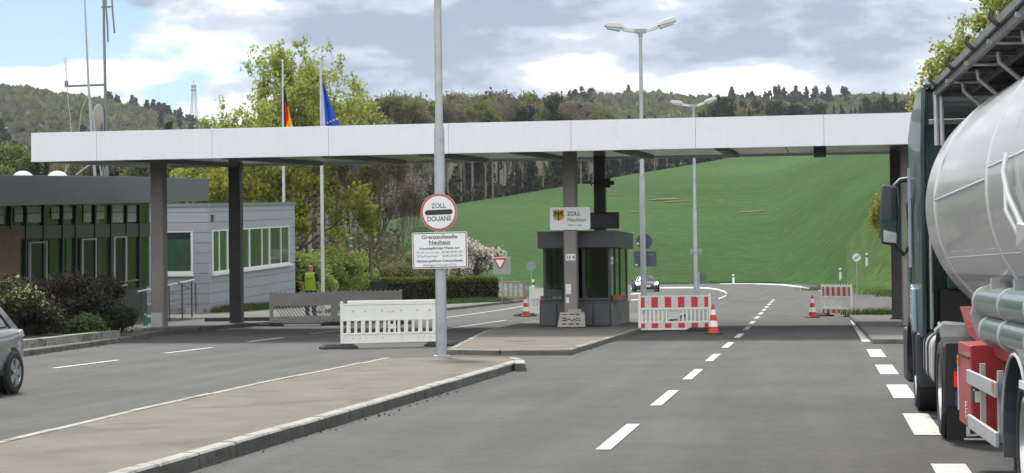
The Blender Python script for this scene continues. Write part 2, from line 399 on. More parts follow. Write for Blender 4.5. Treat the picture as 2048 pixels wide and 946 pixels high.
def kerb(name, pts, wdt, z1, m_, gap=True, face_m=None):
    """kerb stones with fine joints along pts, body to the left of travel"""
    mb = MB(); L = [Vector((p.x, p.y, 0)) for p in pts]; I = offset_line(L, wdt)
    for i in range(len(L)-1):
        d = (L[i+1]-L[i]).length; k = max(1, int(d/1.0))
        for j in range(k):
            t0, t1 = j/k+0.006/d*2, (j+1)/k-0.006/d*2
            q = [L[i].lerp(L[i+1], t0), L[i].lerp(L[i+1], t1), I[i].lerp(I[i+1], t1), I[i].lerp(I[i+1], t0)]
            zz = z1+random.uniform(-0.004, 0.004); c = 0.018
            n0 = (q[3]-q[0]).normalized()*c; n1 = (q[2]-q[1]).normalized()*c
            vs = [(a.x, a.y, -0.02) for a in q]+[(q[0].x, q[0].y, zz-c), (q[1].x, q[1].y, zz-c)]+[(q[0]+n0).to_tuple()[:2]+(zz,), (q[1]+n1).to_tuple()[:2]+(zz,), (q[2].x, q[2].y, zz), (q[3].x, q[3].y, zz)]
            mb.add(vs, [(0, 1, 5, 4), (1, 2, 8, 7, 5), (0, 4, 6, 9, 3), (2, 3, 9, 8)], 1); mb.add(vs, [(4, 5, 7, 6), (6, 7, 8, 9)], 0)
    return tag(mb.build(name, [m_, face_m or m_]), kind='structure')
conc = mat('concrete', (0.30, 0.29, 0.27), 0.85, var=0.22, vscale=2.2, bump=0.4, bscale=50, wear=((0.15, 0.145, 0.13), 1.4, 0.58))
kerbm = mat('kerb_stone', (0.23, 0.225, 0.215), 0.85, var=0.25, vscale=1.7, bump=0.5, bscale=40, wear=((0.08, 0.078, 0.07), 2.2, 0.52))
kerbdark = mat('kerb_dark', (0.11, 0.108, 0.10), 0.9, var=0.3, vscale=1.5, bump=0.5, bscale=40, wear=((0.05, 0.05, 0.045), 2.5, 0.55))  # dark stone; on island kerb faces the tone also stands for shade
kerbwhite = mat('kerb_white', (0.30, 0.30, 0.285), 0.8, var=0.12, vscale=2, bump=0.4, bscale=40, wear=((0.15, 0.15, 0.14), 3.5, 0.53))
pave = mat('pavement', (0.115, 0.113, 0.106), 0.9, var=0.2, vscale=1.2, bump=0.4, bscale=70, wear=((0.07, 0.07, 0.06), 0.8, 0.58))
tan = mat('island_tan', (0.135, 0.121, 0.096), 0.9, var=0.2, vscale=1.1, bump=0.4, bscale=90, wear=((0.095, 0.086, 0.07), 0.7, 0.54))

# left pavement and its kerb
kl = [Vector((p.x, p.y, 0)) for p in P]
kerb('kerb', kl, 0.15, 0.13, kerbdark)
inn = offset_line(kl, 0.15)
back = [Vector((-40, p.y+3, 0)) for p in inn[::-1][4:]]
wide = offset_line(inn, 2.2)
slab('pavement', inn+[wide[-1], wide[-2], wide[-3], Vector((-25.4, 100, 0)), Vector((-25.4, 76, 0)), Vector((-45, 76, 0)), Vector((-60, 10, 0))], -0.03, 0.122, pave)
# the near traffic island
bp = poly([(400, 936), (700, 843), (900, 781), (1000, 750), (1040, 737)])
d0 = (bp[0]-bp[1]).normalized(); start = bp[0] + d0*((bp[0].y+3)/abs(d0.y))
tip = poly([(1051, 727), (1050, 719), (1030, 715), (960, 714), (850, 715), (770, 715)], 0.14)
for p in tip: p.z = 0
lft = [G(a, b_, 0.14) for a, b_ in ((770, 715), (500, 768), (250, 822), (0, 881))]
for p in lft: p.z = 0
dl = (lft[-1]-lft[-2]).normalized(); lend = lft[-1] + dl*((lft[-1].y+3)/abs(dl.y))
ring_r = [start]+bp+tip[:3]
kerb('kerb', ring_r, 0.17, 0.14, kerbwhite, face_m=kerbdark)  # shade on the kerb side is put into the darker face colour
kerb('kerb', tip[2:], 0.15, 0.136, kerbm)
kerb('kerb', lft+[lend], 0.12, 0.142, kerbwhite)
ii = offset_line(ring_r, 0.165)[:-1]+offset_line(tip[2:], 0.145)[:-1]+offset_line(lft+[lend], 0.115)
slab('traffic_island', ii, -0.02, 0.133, tan)
# the booth island
bi = [G(a, b_, 0.12) for a, b_ in ((893, 698), (1000, 699.5), (1140, 699), (1200, 681), (1265, 661))]
for p in bi: p.z = 0
bi += [Vector((bi[-1].x+0.05, 70, 0)), Vector((-9.4, 70, 0)), Vector((-9.3, G(1012, 659, 0.12).y, 0))]
kerb('kerb', bi+[bi[0]], 0.13, 0.12, kerbm, face_m=kerbdark)  # face again coloured darker than the top to hold its shade
slab('booth_island', offset_line(bi+[bi[0]], 0.128)[:-1], -0.02, 0.115, tan)
# right pavement at the canopy leg
rp = [G(a, b_, 0.1) for a, b_ in ((1745, 679), (1790, 683))]
for p in rp: p.z = 0
rp = [rp[0], Vector((9, rp[0].y-0.6, 0)), Vector((9, 66, 0)), Vector((1.0, 66, 0)), G(1699, 637)]
kerb('kerb', rp+[rp[0]], 0.14, 0.11, kerbdark)
slab('pavement', offset_line(rp+[rp[0]], 0.138)[:-1], -0.02, 0.105, pave)

# road markings, 4 mm above the asphalt
paint = mat('road_paint', (0.50, 0.50, 0.48), 0.7, var=0.08, vscale=3, wear=((0.24, 0.24, 0.23), 9, 0.57))
mbm = MB()
def strip(pts, wd, z=0.008):
    a = offset_line(pts, wd/2); c = offset_line(pts, -wd/2)
    for i in range(len(pts)-1):
        mbm.add([(a[i].x, a[i].y, z), (c[i].x, c[i].y, z), (c[i+1].x, c[i+1].y, z), (a[i+1].x, a[i+1].y, z)], [(0, 1, 2, 3)])
xm = -2.12
for y0 in (18.0, 23.85, 29.5, 35.3, 41.3, 47.2, 53.1, 59, 65, 71, 77, 83, 89, 95, 101, 12.2, 6.3):
    yo = max(0, y0-50)*0.009; strip([Vector((xm-yo, y0, 0)), Vector((xm-yo, y0+3.0, 0))], 0.15)
for y0, y1 in ((2, 5), (8, 11), (13.9, 16.85), (19.7, 22.6), (25.2, 28.1), (30.8, 33.8), (36.7, 40.2), (44.2, 62.5)):
    strip([Vector((1.09, y0, 0)), Vector((1.09, y1, 0))], 0.30)
for a in (((107, 737), (237, 720.5)), ((330, 707), (424, 695.5)), ((496, 684), (566, 675.5)), ((622, 667.5), (684, 661)), ((-300, 788), (-60, 757)), ((880, 660), (1012, 640.5)), ((880, 637), (1000, 620.5), (1050, 612))):
    strip(poly(a), 0.13)
def pxpoly(pxs, z=0.008):
    q = poly(pxs, z); mbm.add([tuple(p) for p in q], [tuple(range(len(q)))])
def band(line, th):
    for i in range(len(line)-1):
        (a, b_), (c, d_) = line[i], line[i+1]; pxpoly([(a, b_+th[i]), (c, d_+th[i+1]), (c, d_-th[i+1]), (a, b_-th[i])])
band([(1262, 577), (1320, 575.5), (1380, 575), (1416, 576), (1436, 579), (1448, 582.5), (1454, 586.5)], [1.3]*5+[1.6, 1.2])
band([(1437, 597.5), (1446, 594), (1453, 590.5)], [1, 1, 1])
band([(1440, 567.6), (1500, 566.9), (1564, 569.4), (1600, 573.5), (1618, 576.6)], [.6, .7, 1.3, 1.3, 1])
band([(1624, 578), (1632, 579.5)], [.8, .8]); band([(1636, 580), (1644, 581.5)], [.8, .8])
band([(1262, 588), (1275, 587), (1283, 587)], [1, 1, 1]); band([(1262, 600), (1280, 599)], [.8, .8])
o = mbm.build('road_markings', paint); tag(o, kind='structure')
for p_ in o.data.polygons:
    pass
# manhole on the booth island
mc = G(1040, 682, 0.115)
mb = MB(); mb.lathe([(0.001, 0), (0.36, 0), (0.36, 0.004), (0.31, 0.008), (0.001, 0.008)], (mc.x, mc.y, 0.118), n=28)
o = mb.build('manhole_cover', mat('cast_iron', (0.07, 0.055, 0.045), 0.7, 0.4, var=0.3, vscale=8)); tag(o, 'round rusty manhole cover in the tan island in front of the booth', 'manhole cover')

# ================================================================ CANOPY
white = mat('white_panel', (0.72, 0.76, 0.82), 0.38, var=0.03, vscale=0.4, wear=((0.62, 0.66, 0.71), 0.9, 0.6))
soff = mat('soffit_metal', (0.34, 0.36, 0.33), 0.22, 0.75, var=0.1, vscale=0.8)
t = white.node_tree; b = t.nodes['Principled BSDF']; co = N(t, 'ShaderNodeTexCoord')   # faint rain streaks running down the panels
ms_ = N(t, 'ShaderNodeMapping'); ms_.inputs['Scale'].default_value = (5, 5, .5); t.links.new(co.outputs['Object'], ms_.inputs[0])
sk_ = ramp(t, noise(t, ms_.outputs[0], 1.5, 7, .7), [(.42, (.90, .90, .89)), (.56, (1, 1, 1))]); src_ = b.inputs['Base Color'].links[0].from_socket
mk_ = N(t, 'ShaderNodeMix', data_type='RGBA', blend_type='MULTIPLY'); mk_.inputs[0].default_value = .22; t.links.new(src_, mk_.inputs[6]); t.links.new(sk_, mk_.inputs[7]); t.links.new(mk_.outputs[2], b.inputs['Base Color'])
dark = mat('dark_steel', (0.028, 0.028, 0.03), 0.5, 0.2, var=0.25, vscale=2)
colm = mat('column_paint', (0.21, 0.195, 0.185), 0.6, var=0.12, vscale=1.5, wear=((0.14, 0.13, 0.12), 1.1, 0.6))
cold = mat('column_dark', (0.045, 0.045, 0.048), 0.55, var=0.25, vscale=1.5)
rust = mat('rust', (0.11, 0.05, 0.03), 0.9, var=0.4, vscale=12)
YC0, YC1 = 50.0, 61.5
a0, a1 = YP(62, 266, YC0), YP(1830, 225, YC0); b0, b1 = YP(62, 324, YC0), YP(1830, 288, YC0)
def zt(x): return a0.z + (a1.z-a0.z)*(x-a0.x)/(a1.x-a0.x)
def zb(x): return b0.z + (b1.z-b0.z)*(x-b0.x)/(b1.x-b0.x)
XL, XR = a0.x, 6.2
SL = 0.036
can = thing('border_canopy', 'long flat white fronted canopy on dark columns spanning every lane of the border crossing', 'canopy', (-7, 52, 0))
cuts = [XL]+[YP(px, 280, YC0).x for px in (193, 424, 657, 897, 1142, 1391, 1648)]
cuts += [cuts[-1]+3.35, XR]
for i in range(len(cuts)-1):
    xa, xb = cuts[i]+(0.004 if i else 0), cuts[i+1]-0.004
    MB().prism([(xa, YC0, zb(xa)), (xb, YC0, zb(xb)), (xb, YC0, zt(xb)), (xa, YC0, zt(xa))], (0, 0.06, 0)).build('fascia_panel', white, can, bevel=0.004)
# fascia on the other three sides
def quadwall(p, q, th, name, m_, side):
    pass
mb = MB()
n_ = Vector((0.06, 0, 0))
mb.prism([(XL, YC0+.062, zb(XL)), (XL, YC1, zb(XL)+SL*11.5), (XL, YC1, zt(XL)+SL*11.5), (XL, YC0+.062, zt(XL))], (0.06, 0, 0))
mb.prism([(XR-.06, YC0+.062, zb(XR)), (XR-.06, YC1, zb(XR)+SL*11.5), (XR-.06, YC1, zt(XR)+SL*11.5), (XR-.06, YC0+.062, zt(XR))], (0.06, 0, 0))
mb.prism([(XL+.062, YC1-.06, zb(XL)+SL*11.5+.02), (XR-.062, YC1-.06, zb(XR)+SL*11.5+.02), (XR-.062, YC1-.06, zt(XR)+SL*11.5), (XL+.062, YC1-.06, zt(XL)+SL*11.5)], (0, .06, 0))
mb.build('side_fascia', white, can)
mb = MB()
xs = np.linspace(XL+.07, XR-.07, 9)
for i in range(8):       # soffit panels with narrow joints
    for j in range(4):
        xa, xb = xs[i]+.01, xs[i+1]-.01; ya = YC0+.07+(11.35)*j/4+.008; yb = YC0+.07+(11.35)*(j+1)/4-.008
        f = lambda x, y, d: (x, y, zb(x)+.10+SL*(y-YC0)+d)
        mb.add([f(xa, ya, 0), f(xb, ya, 0), f(xb, yb, 0), f(xa, yb, 0), f(xa, ya, .03), f(xb, ya, .03), f(xb, yb, .03), f(xa, yb, .03)], [(0, 3, 2, 1), (4, 5, 6, 7), (0, 1, 5, 4), (1, 2, 6, 5), (2, 3, 7, 6), (3, 0, 4, 7)])
mb.build('soffit', soff, can)
f = lambda x, y, d: (x, y, zt(x)-.12+SL*(y-YC0)+d)
MB().prism([f(XL+.065, YC0+.065, 0), f(XR-.065, YC0+.065, 0), f(XR-.065, YC1-.065, 0), f(XL+.065, YC1-.065, 0)], (0, 0, .05)).build('roof_deck', mat('roof_felt', (0.1, 0.1, 0.1), 0.9, var=.2), can)
for px in (470, 640, 806, 970, 1125, 1300, 1470):
    x = YP(px, 320, 60.5).x; z = zb(x)
    mb = MB(); mb.prism([(x-.16, YC0+.6, z+.09+SL*.6), (x+.16, YC0+.6, z+.09+SL*.6), (x+.12, YC0+.6, z-.02+SL*.6), (x-.12, YC0+.6, z-.02+SL*.6)], (0, 9.8, 9.8*SL))
    mb.build('soffit_beam', dark, can)
for px, ya, yb in ((560, 50.5, 51), (300, 50.5, 51)):
    pass
x = YP(1640, 318, 52).x
mb = MB(); mb.bb(x-.17, x+.17, 51, 51.5, zb(x)-.22, zb(x)+.13); mb.bb(x-.1, x+.1, 51.5, 53, zb(x)-.12, zb(x)+.13)
mb.build('signal_bracket', dark, can, bevel=.01)
colpts = []
for px, py, m_, ww in ((315, 659, colm, .40), (1142, 655, colm, .38), (470, 645, cold, .40)):
    g = G(px, py, .12); colpts.append((g.x, g.y+.2, m_, ww))
colpts.append((colpts[1][0]+.0, 60.2, cold, .38))
gr_ = G(1797, 638, .11); colpts.append((gr_.x, gr_.y+.2, cold, .38))
colpts.append((YP(1821, 600, 52).x, 52.2, colm, .42))
for i, (x, y, m_, ww) in enumerate(colpts):
    mb = MB(); ztop = zb(x)+.098+SL*(y-YC0); h = ww/2; zb_ = .12
    c_ = .03
    pl = [(x-h+c_, y-h), (x+h-c_, y-h), (x+h, y-h+c_), (x+h, y+h-c_), (x+h-c_, y+h), (x-h+c_, y+h), (x-h, y+h-c_), (x-h, y-h+c_)]
    mb.prism([(a, b_, zb_) for a, b_ in pl], (0, 0, ztop-zb_))
    c = mb.build('column', m_, can)
    mb = MB(); mb.bb(x-h-.05, x+h+.05, y-h-.05, y+h+.05, .115, .15)
    if i < 2 or i > 3: mb.build('base_plate', rust, c)
    if i == 0: MB().bb(x-h-.004, x+h-.06, y-h-.004, y-h-.002, .2, .63).build('repaired_patch', mat('grey_primer', (.42, .43, .46), .7, var=.1), c)
cx_l, cy_l = colpts[0][0], colpts[0][1]; cx_m, cy_m = colpts[1][0], colpts[1][1]; cx_b, cy_b = colpts[3][0], colpts[3][1]

# ================================================================ BOOTH
def glassmat(name, tint, gl=0.12, rough=0.02):
    if name in MATS: return MATS[name]
    m = bpy.data.materials.new(name); m.use_nodes = True; t = m.node_tree; t.nodes.clear()
    o = N(t, 'ShaderNodeOutputMaterial'); tr = N(t, 'ShaderNodeBsdfTransparent'); tr.inputs[0].default_value = (*tint, 1)
    gs = N(t, 'ShaderNodeBsdfGlossy'); gs.inputs['Roughness'].default_value = rough; gs.inputs[0].default_value = (.9, .95, .95, 1)
    lw = N(t, 'ShaderNodeFresnel'); lw.inputs[0].default_value = 1.5
    fac = M2(t, 'ADD', lw.outputs[0], gl, True); mx_ = N(t, 'ShaderNodeMixShader')
    t.links.new(fac, mx_.inputs[0]); t.links.new(tr.outputs[0], mx_.inputs[1]); t.links.new(gs.outputs[0], mx_.inputs[2]); t.links.new(mx_.outputs[0], o.inputs[0])
    MATS[name] = m; return m
glass = glassmat('booth_glass', (0.17, 0.23, 0.21), 0.015)
anth = mat('anthracite', (0.038, 0.041, 0.052), 0.45, var=0.15, vscale=1.5)
anth2 = mat('anthracite_light', (0.062, 0.066, 0.08), 0.5, var=0.12, vscale=1.5)
black = mat('black_plastic', (0.012, 0.012, 0.013), 0.45)
BY0, BY1 = cy_m+.55, cy_m+5.3
BX0, BX1 = YP(1087, 600, BY0).x, YP(1222, 600, BY0).x
zr0 = YP(1140, 496, BY0-.2).z; zr1 = YP(1140, 463, BY0-.2).z
zw = YP(1140, 600, BY0).z
booth = thing('control_booth', 'dark grey glazed control booth on the tan island under the canopy', 'booth', ((BX0+BX1)/2, BY0, .115))
mb = MB(); rx0, rx1 = YP(1075, 480, BY0-.25).x, YP(1230, 480, BY0-.25).x
mb.bb(rx0, rx1, BY0-.25, BY1+.25, zr0, zr1)
roof = mb.build('roof', anth, booth, bevel=.012)
MB().bb(rx0-.015, rx1+.015, BY0-.265, BY1+.265, zr1-.03, zr1+.012).build('roof_trim', anth2, roof)
mb = MB(); mb.bb(BX0-.12, BX1, BY0, BY1, .112, zw)
mb.build('base_wall', anth, booth)
mb = MB()
for i in range(4):
    w_ = (BX1-BX0+.12)/4; xa = BX0-.12+w_*i+.03
    mb.bb(xa, xa+w_-.06, BY0-.045, BY0-.002, .16, zw-.12)
mb.build('cladding_panel', anth2, booth, bevel=.01)
mb = MB(); mb.bb(BX1+.002, BX1+.05, BY0+.05, BY1-.05, .12, zw-.12); mb.build('side_plinth', mat('plinth_grey', (.2, .2, .2), .8, var=.15, vscale=1.2, wear=((.1, .1, .1), 1.5, .55)), booth)
pw = .075
for x in (BX0+pw/2, BX0+(BX1-BX0)*.36, BX0+(BX1-BX0)*.60, BX1-pw/2):
    MB().bb(x-pw/2, x+pw/2, BY0, BY0+pw, zw, zr0).build('window_post', anth, booth)
for y in (BY0+1.3, BY0+2.7, BY1-pw):
    for x in (BX0+pw/2, BX1-pw/2): MB().bb(x-pw/2, x+pw/2, y, y+pw, zw, zr0).build('window_post', anth, booth)
x = BX0+(BX1-BX0)*.5; MB().bb(x-pw/2, x+pw/2, BY1-pw, BY1, zw, zr0).build('window_post', anth, booth)
MB().bb(BX0+.0, BX1, BY0-.06, BY0+.08, zw-.0, zw+.05).build('sill', anth2, booth, bevel=.006)
for nm, q in (('front', [(BX0+.05, BY0+.035), (BX1-.05, BY0+.035)]), ('back', [(BX0+.05, BY1-.03), (BX1-.05, BY1-.03)]), ('l', [(BX0+.03, BY0+.08), (BX0+.03, BY1-.08)]), ('r', [(BX1-.03, BY0+.08), (BX1-.03, BY1-.08)])):
    mb = MB(); mb.add([(q[0][0], q[0][1], zw+.05), (q[1][0], q[1][1], zw+.05), (q[1][0], q[1][1], zr0), (q[0][0], q[0][1], zr0)], [(0, 1, 2, 3)]); mb.build('glazing', glass, booth)
# inside the booth
desk = MB(); desk.bb(BX0+.1, BX1-.1, BY0+.15, BY0+.75, zw-.08, zw-.02); desk.bb(BX1-.9, BX1-.12, BY0+2.6, BY0+2.7, .2, zr0-.05); desk.bb(BX0+.35, BX0+.8, BY0+3.2, BY0+3.3, .2, zr0)
desk.build('counter', mat('counter_dark', (.03, .035, .038), .5), booth)
def loose(name, label, cat, build, loc, group=None):
    r = thing(name, label, cat, loc, 0, group); build(r); return r
def mk_monitor(r):
    x, y, z = r.location
    mb = MB(); mb.bb(x-.24, x+.24, y-.02, y+.02, z+.12, z+.42); mb.build('screen_back', black, r, bevel=.008)
    mb = MB(); mb.bb(x-.03, x+.03, y-.02, y+.02, z, z+.13); mb.bb(x-.12, x+.12, y-.09, y+.09, z, z+.015); mb.build('stand', black, r)
loose('monitor', 'black computer monitor on the counter inside the booth', 'monitor', mk_monitor, (BX0+.5, BY0+.5, zw-.02))
def mk_chair(r):
    x, y, z = r.location; g_ = mat('chair_fabric', (.03, .05, .07), .9)
    mb = MB(); mb.prism([(x-.22, y-.2, z+.48), (x+.22, y-.2, z+.48), (x+.24, y+.2, z+.48), (x-.24, y+.2, z+.48)], (0, 0, .07)); mb.build('seat', g_, r, bevel=.02)
    mb = MB(); mb.prism([(x-.2, y+.2, z+.6), (x+.2, y+.2, z+.6), (x+.16, y+.27, z+1.12), (x-.16, y+.27, z+1.12)], (0, .05, 0)); mb.build('backrest', g_, r, bevel=.02)
    mb = MB(); mb.tube([(x, y, z+.05), (x, y, z+.48)], .03)
    for k in range(5): a = k*2*math.pi/5; mb.tube([(x, y, z+.09), (x+.28*math.cos(a), y+.28*math.sin(a), z+.03)], .018, 6)
    mb.build('base', black, r)
loose('office_chair', 'dark office chair behind the counter of the booth', 'chair', mk_chair, (BX0+1.25, BY0+1.4, .115))
for x0_, x1_ in ((BX0-.13, BX0-.0), (BX1+.002, BX1+.33)):
    mb = MB(); mb.bb(x0_, x1_, BY0+.25, BY0+1.2, zw-.02, zw+.12); mb.build('document_hatch', mat('hatch_red', (.27, .07, .045), .6, var=.15), booth, bevel=.01)

# sign on the middle column
signw = mat('sign_white', (0.74, 0.76, 0.78), 0.35, var=0.02, vscale=3)
txtg = mat('sign_grey_text', (0.12, 0.13, 0.14), 0.5); txtk = mat('sign_black', (0.02, 0.02, 0.02), 0.4)
alu = mat('aluminium', (0.38, 0.39, 0.40), 0.45, 0.6, var=0.08, vscale=4)
def roundrect(cx, cz, w_, h_, r_, n=6):
    p = []
    for sx, sz, a0_ in ((1, 1, 0), (-1, 1, 90), (-1, -1, 180), (1, -1, 270)):
        for k in range(n+1):
            a = R(a0_+90*k/n); p.append((cx+sx*(w_/2-r_)+math.cos(a)*r_, cz+sz*(h_/2-r_)+math.sin(a)*r_))
    return p
sy = cy_m-.19-.06
s0, s1 = YP(1100, 461, sy), YP(1180, 413, sy); scx, scz = (s0.x+s1.x)/2, (s0.z+s1.z)/2; sw, sh = s1.x-s0.x, abs(s1.z-s0.z)-.02
sgn = thing('customs_post_sign', 'white panel with eagle crest and the words ZOLL Neuhaus on the middle column', 'sign', (scx, sy, scz-sh/2))
MB().prism([(a, sy+.02, b_) for a, b_ in roundrect(scx, scz, sw, sh, .06)], (0, -.025, 0)).build('panel', signw, sgn)
M_ = facing((scx, sy-.008, scz), (0, -1, 0))
def at_(dx, dz): m = M_.copy(); m.translation = Vector((scx+dx, sy-.009, scz+dz)); return m
text('ZOLL', .155, at_(-.08, .135), txtg, 'lettering_zoll', sgn, .006, 'LEFT')
text('Neuhaus', .155, at_(-.08, -.04), txtg, 'lettering_neuhaus', sgn, .001, 'LEFT')
text('708 m ü. NN', .075, at_(-.06, -.2), txtg, 'lettering_height', sgn, 0, 'LEFT')
# the crest: gold shield, black eagle
gold = mat('crest_gold', (.62, .36, .03), .5); ex, ez = scx-.33, scz+.10
def shield(w_, h_, y_, th):
    p = [(-w_/2, h_/2), (w_/2, h_/2), (w_/2, -h_*.28), (w_*.28, -h_*.44), (0, -h_*.5), (-w_*.28, -h_*.44), (-w_/2, -h_*.28)]
    return [(ex+a, y_, ez+b_) for a, b_ in p][::-1], (0, -th, 0)
mb = MB(); mb.prism(*shield(.32, .33, sy-.006, .004)); crest = mb.build('crest', gold, sgn)
mb = MB(); ye = sy-.0102
def pl2(pts): mb.prism([(ex+a*.3, ye, ez+b_*.3) for a, b_ in pts], (0, -.002, 0))
pl2([(-.07, .25), (.07, .25), (.11, 0), (.05, -.2), (-.05, -.2), (-.11, 0)]); pl2([(-.06, .25), (.05, .25), (.05, .40), (-.02, .44), (-.14, .36), (-.05, .33)])
for s_ in (-1, 1):
    pl2([(s_*.08, .25), (s_*.28, .42), (s_*.44, .40), (s_*.40, .2), (s_*.12, .08)])
    for k in range(4):
        x0_ = .16+k*.08; pl2([(s_*x0_, .22), (s_*(x0_+.055), .24), (s_*(x0_+.085), -.12+k*.015), (s_*(x0_+.03), -.14+k*.015)])
    pl2([(s_*.04, -.14), (s_*.09, -.12), (s_*.28, -.26), (s_*.24, -.31)])
pl2([(-.03, -.18), (.03, -.18), (.12, -.42), (0, -.46), (-.12, -.42)])
mb.build('eagle', txtk, crest)
# toilet pictogram sign and paper notices on the column
p0, p1 = YP(1131.5, 521, sy+.05), YP(1151, 508, sy+.05)
ts = thing('pictogram_sign', 'small white toilet direction sign with blue arrow on the middle column', 'sign', (p0.x, sy+.05, p0.z))
MB().prism([(p0.x, sy+.055, p0.z), (p1.x, sy+.055, p0.z), (p1.x, sy+.055, p1.z), (p0.x, sy+.055, p1.z)], (0, -.01, 0)).build('panel', signw, ts, bevel=.004)
mb = MB(); cz = (p0.z+p1.z)/2
for k, dx in enumerate((.05, .115)):
    x = p0.x+dx; mb.disc((x, sy+.043, cz+.045), (0, 1, 0), .012, .003, 10)
    mb.prism([(x-.018, sy+.044, cz-.02 if k == 0 else cz+.025), (x+.018, sy+.044, cz-.02 if k == 0 else cz+.025), (x+.008, sy+.044, cz+.03 if k == 0 else cz-.06), (x-.008, sy+.044, cz+.03 if k == 0 else cz-.06)], (0, -.002, 0))
    mb.bb(x-.006, x+.006, sy+.041, sy+.0435, cz-.06, cz+.03)
mb.build('pictogram', txtk, ts)
MB().prism([(p1.x-.03, sy+.044, cz-.05), (p1.x-.03, sy+.044, cz+.05), (p1.x-.10, sy+.044, cz)], (0, -.002, 0)).build('arrow', mat('sign_blue', (.02, .09, .5), .5), ts)
paper = mat('paper', (.66, .69, .78), .8)
for lab, (x0_, y0_, x1_, y1_) in (('larger bluish paper notice taped to the middle column', (1131.5, 588, 1142, 568)), ('small paper notice taped low on the middle column', (1132, 606, 1138, 595))):
    q0, q1 = YP(x0_, y0_, sy+.055), YP(x1_, y1_, sy+.055)
    o = MB().bb(q0.x, q1.x, sy+.054, sy+.058, q0.z, q1.z).build('paper_notice', paper); tag(o, lab, 'notice', 'notices on the middle column')
# recycled plastic foot leaning on the column
q = G(1139, 657, .115); 
ft = thing('barrier_foot', 'pale grey slotted plastic barrier foot leaning against the middle column', 'barrier foot', (q.x, q.y, .115))
pl_ = mat('grey_plastic', (.30, .285, .26), .85, var=.2, vscale=6, wear=((.16, .155, .14), 7, .55))
lean = Matrix.Rotation(R(-24), 3, 'X')
def ftf(p): v = lean @ Vector((p.x, p.y, p.z)); return Vector((q.x+v.x, cy_m-.5+v.y, .13+v.z))
mb = MB(); W_, H_ = .80, .46
rows_ = [(.0, .07, []), (.07, .11, [(-.27, -.14), (-.09, .07), (.11, .24)]), (.11, .18, []), (.18, .215, [(-.27, -.15), (-.02, .02), (.12, .17), (.2, .25)]), (.215, .25, [(-.12, -.05), (.04, .11)]), (.25, .285, [(-.27, -.16), (.12, .17), (.2, .25)]), (.285, .37, []), (.37, .40, [(-.27, -.14), (-.09, .07), (.11, .24)]), (.40, H_, [])]
for z0_, z1_, holes in rows_:
    def wx(z): return .40-.05*z/H_
    xs_ = [-wx((z0_+z1_)/2)]+[v for h in holes for v in h]+[wx((z0_+z1_)/2)]
    for k in range(0, len(xs_), 2): mb.bb(xs_[k], xs_[k+1], -.04, .04, z0_, z1_)
mb.bb(-.37, .37, .025, .04, .05, .42)
mb.bb(-.12, .26, -.035, .035, H_, H_+.09)
mb.build('slotted_plate', pl_, ft, tf=ftf)
# signal boards and camera on the rear column
o = thing('signal_board', 'black lane signal board above the booth roof on the rear column', 'signal', (cx_b, cy_b-.3, 3))
q0, q1 = YP(1178, 458, cy_b-.3), YP(1238, 424, cy_b-.3)
mb = MB(); mb.bb(q0.x, q1.x, cy_b-.34, cy_b-.22, q0.z, q1.z); mb.build('housing', black, o, bevel=.015)
mb = MB(); mb.bb(q0.x+.06, q1.x-.06, cy_b-.35, cy_b-.342, q0.z+.06, q1.z-.06); mb.build('shroud', mat('signal_face', (.02, .02, .02), .3), o)
o = thing('surveillance_camera', 'dark camera with long arm clamped to the rear column', 'camera', (cx_b, cy_b-.3, 4.5))
mb = MB(); q0 = YP(1165, 366, cy_b-.3); q1 = YP(1212, 366, cy_b-.3); q2 = YP(1222, 358, cy_b-.3)
mb.tube([q0, q1], .025, 8); mb.tube([q0+Vector((.25, 0, .08)), q0+Vector((.3, 0, -.1))], .02, 6); mb.build('arm', black, o)
mb = MB(); mb.bb(q2.x-.3, q2.x-.02, cy_b-.42, cy_b-.2, q2.z-.28, q2.z+.02); mb.bb(q2.x-.05, q2.x+.1, cy_b-.36, cy_b-.26, q2.z-.2, q2.z-.06); mb.build('body', black, o, bevel=.02)

# ================================================================ BUILDING WITH THE GLASS FRONT (left)
XA = -26.3; XS = XA+2.3
def A_(px, py, off=0.0): return XP(px, py, XA+off)
slabm = mat('slab_metal', (0.115, 0.12, 0.138), 0.38, 0.2, var=0.12, vscale=0.35)
ofc = thing('customs_office', 'dark glass fronted customs office under a broad grey metal roof fascia', 'building', (XA-4, 66, .1))
def S_(px, py): return XP(px, py, XS)
fr = [S_(-420, 421), S_(0, 412), S_(280, 405.5), S_(418, 402), S_(418, 357), S_(280, 353.5), S_(0, 350), S_(-420, 346)]
MB().prism(fr, (-.12, 0, 0)).build('roof_fascia', slabm, ofc, bevel=.01)
e0, e1 = S_(418, 402), S_(418, 357)
n0, n1 = S_(-420, 421), S_(-420, 346)
mb = MB(); mb.prism([(XS-.125, e0.y, e0.z+.25), (XS-.125, e0.y, e1.z-.05), (XS-.125, n0.y, n1.z-.05), (XS-.125, n0.y, n0.z+.25)], (-14, 0, 0)); mb.build('roof', mat('roof_dark', (.05, .05, .05), .8), ofc)
mb = MB(); mb.prism([(XS-.12, e0.y, e0.z), (XS-.12, e0.y, e1.z), (XS-14, e0.y, e1.z), (XS-14, e0.y, e0.z)], (0, -.1, 0)); mb.build('end_fascia', slabm, ofc)
facm = mat('facade_dark', (.022, .024, .022), .4, var=.3, vscale=1)
fglass = mat('facade_glass', (.012, .018, .010), .05, .0, spec=.5, var=.5, vscale=.5)
fglassg = mat('facade_glass_green', (.014, .03, .008), .06, .0, spec=.45, var=.7, vscale=.45)
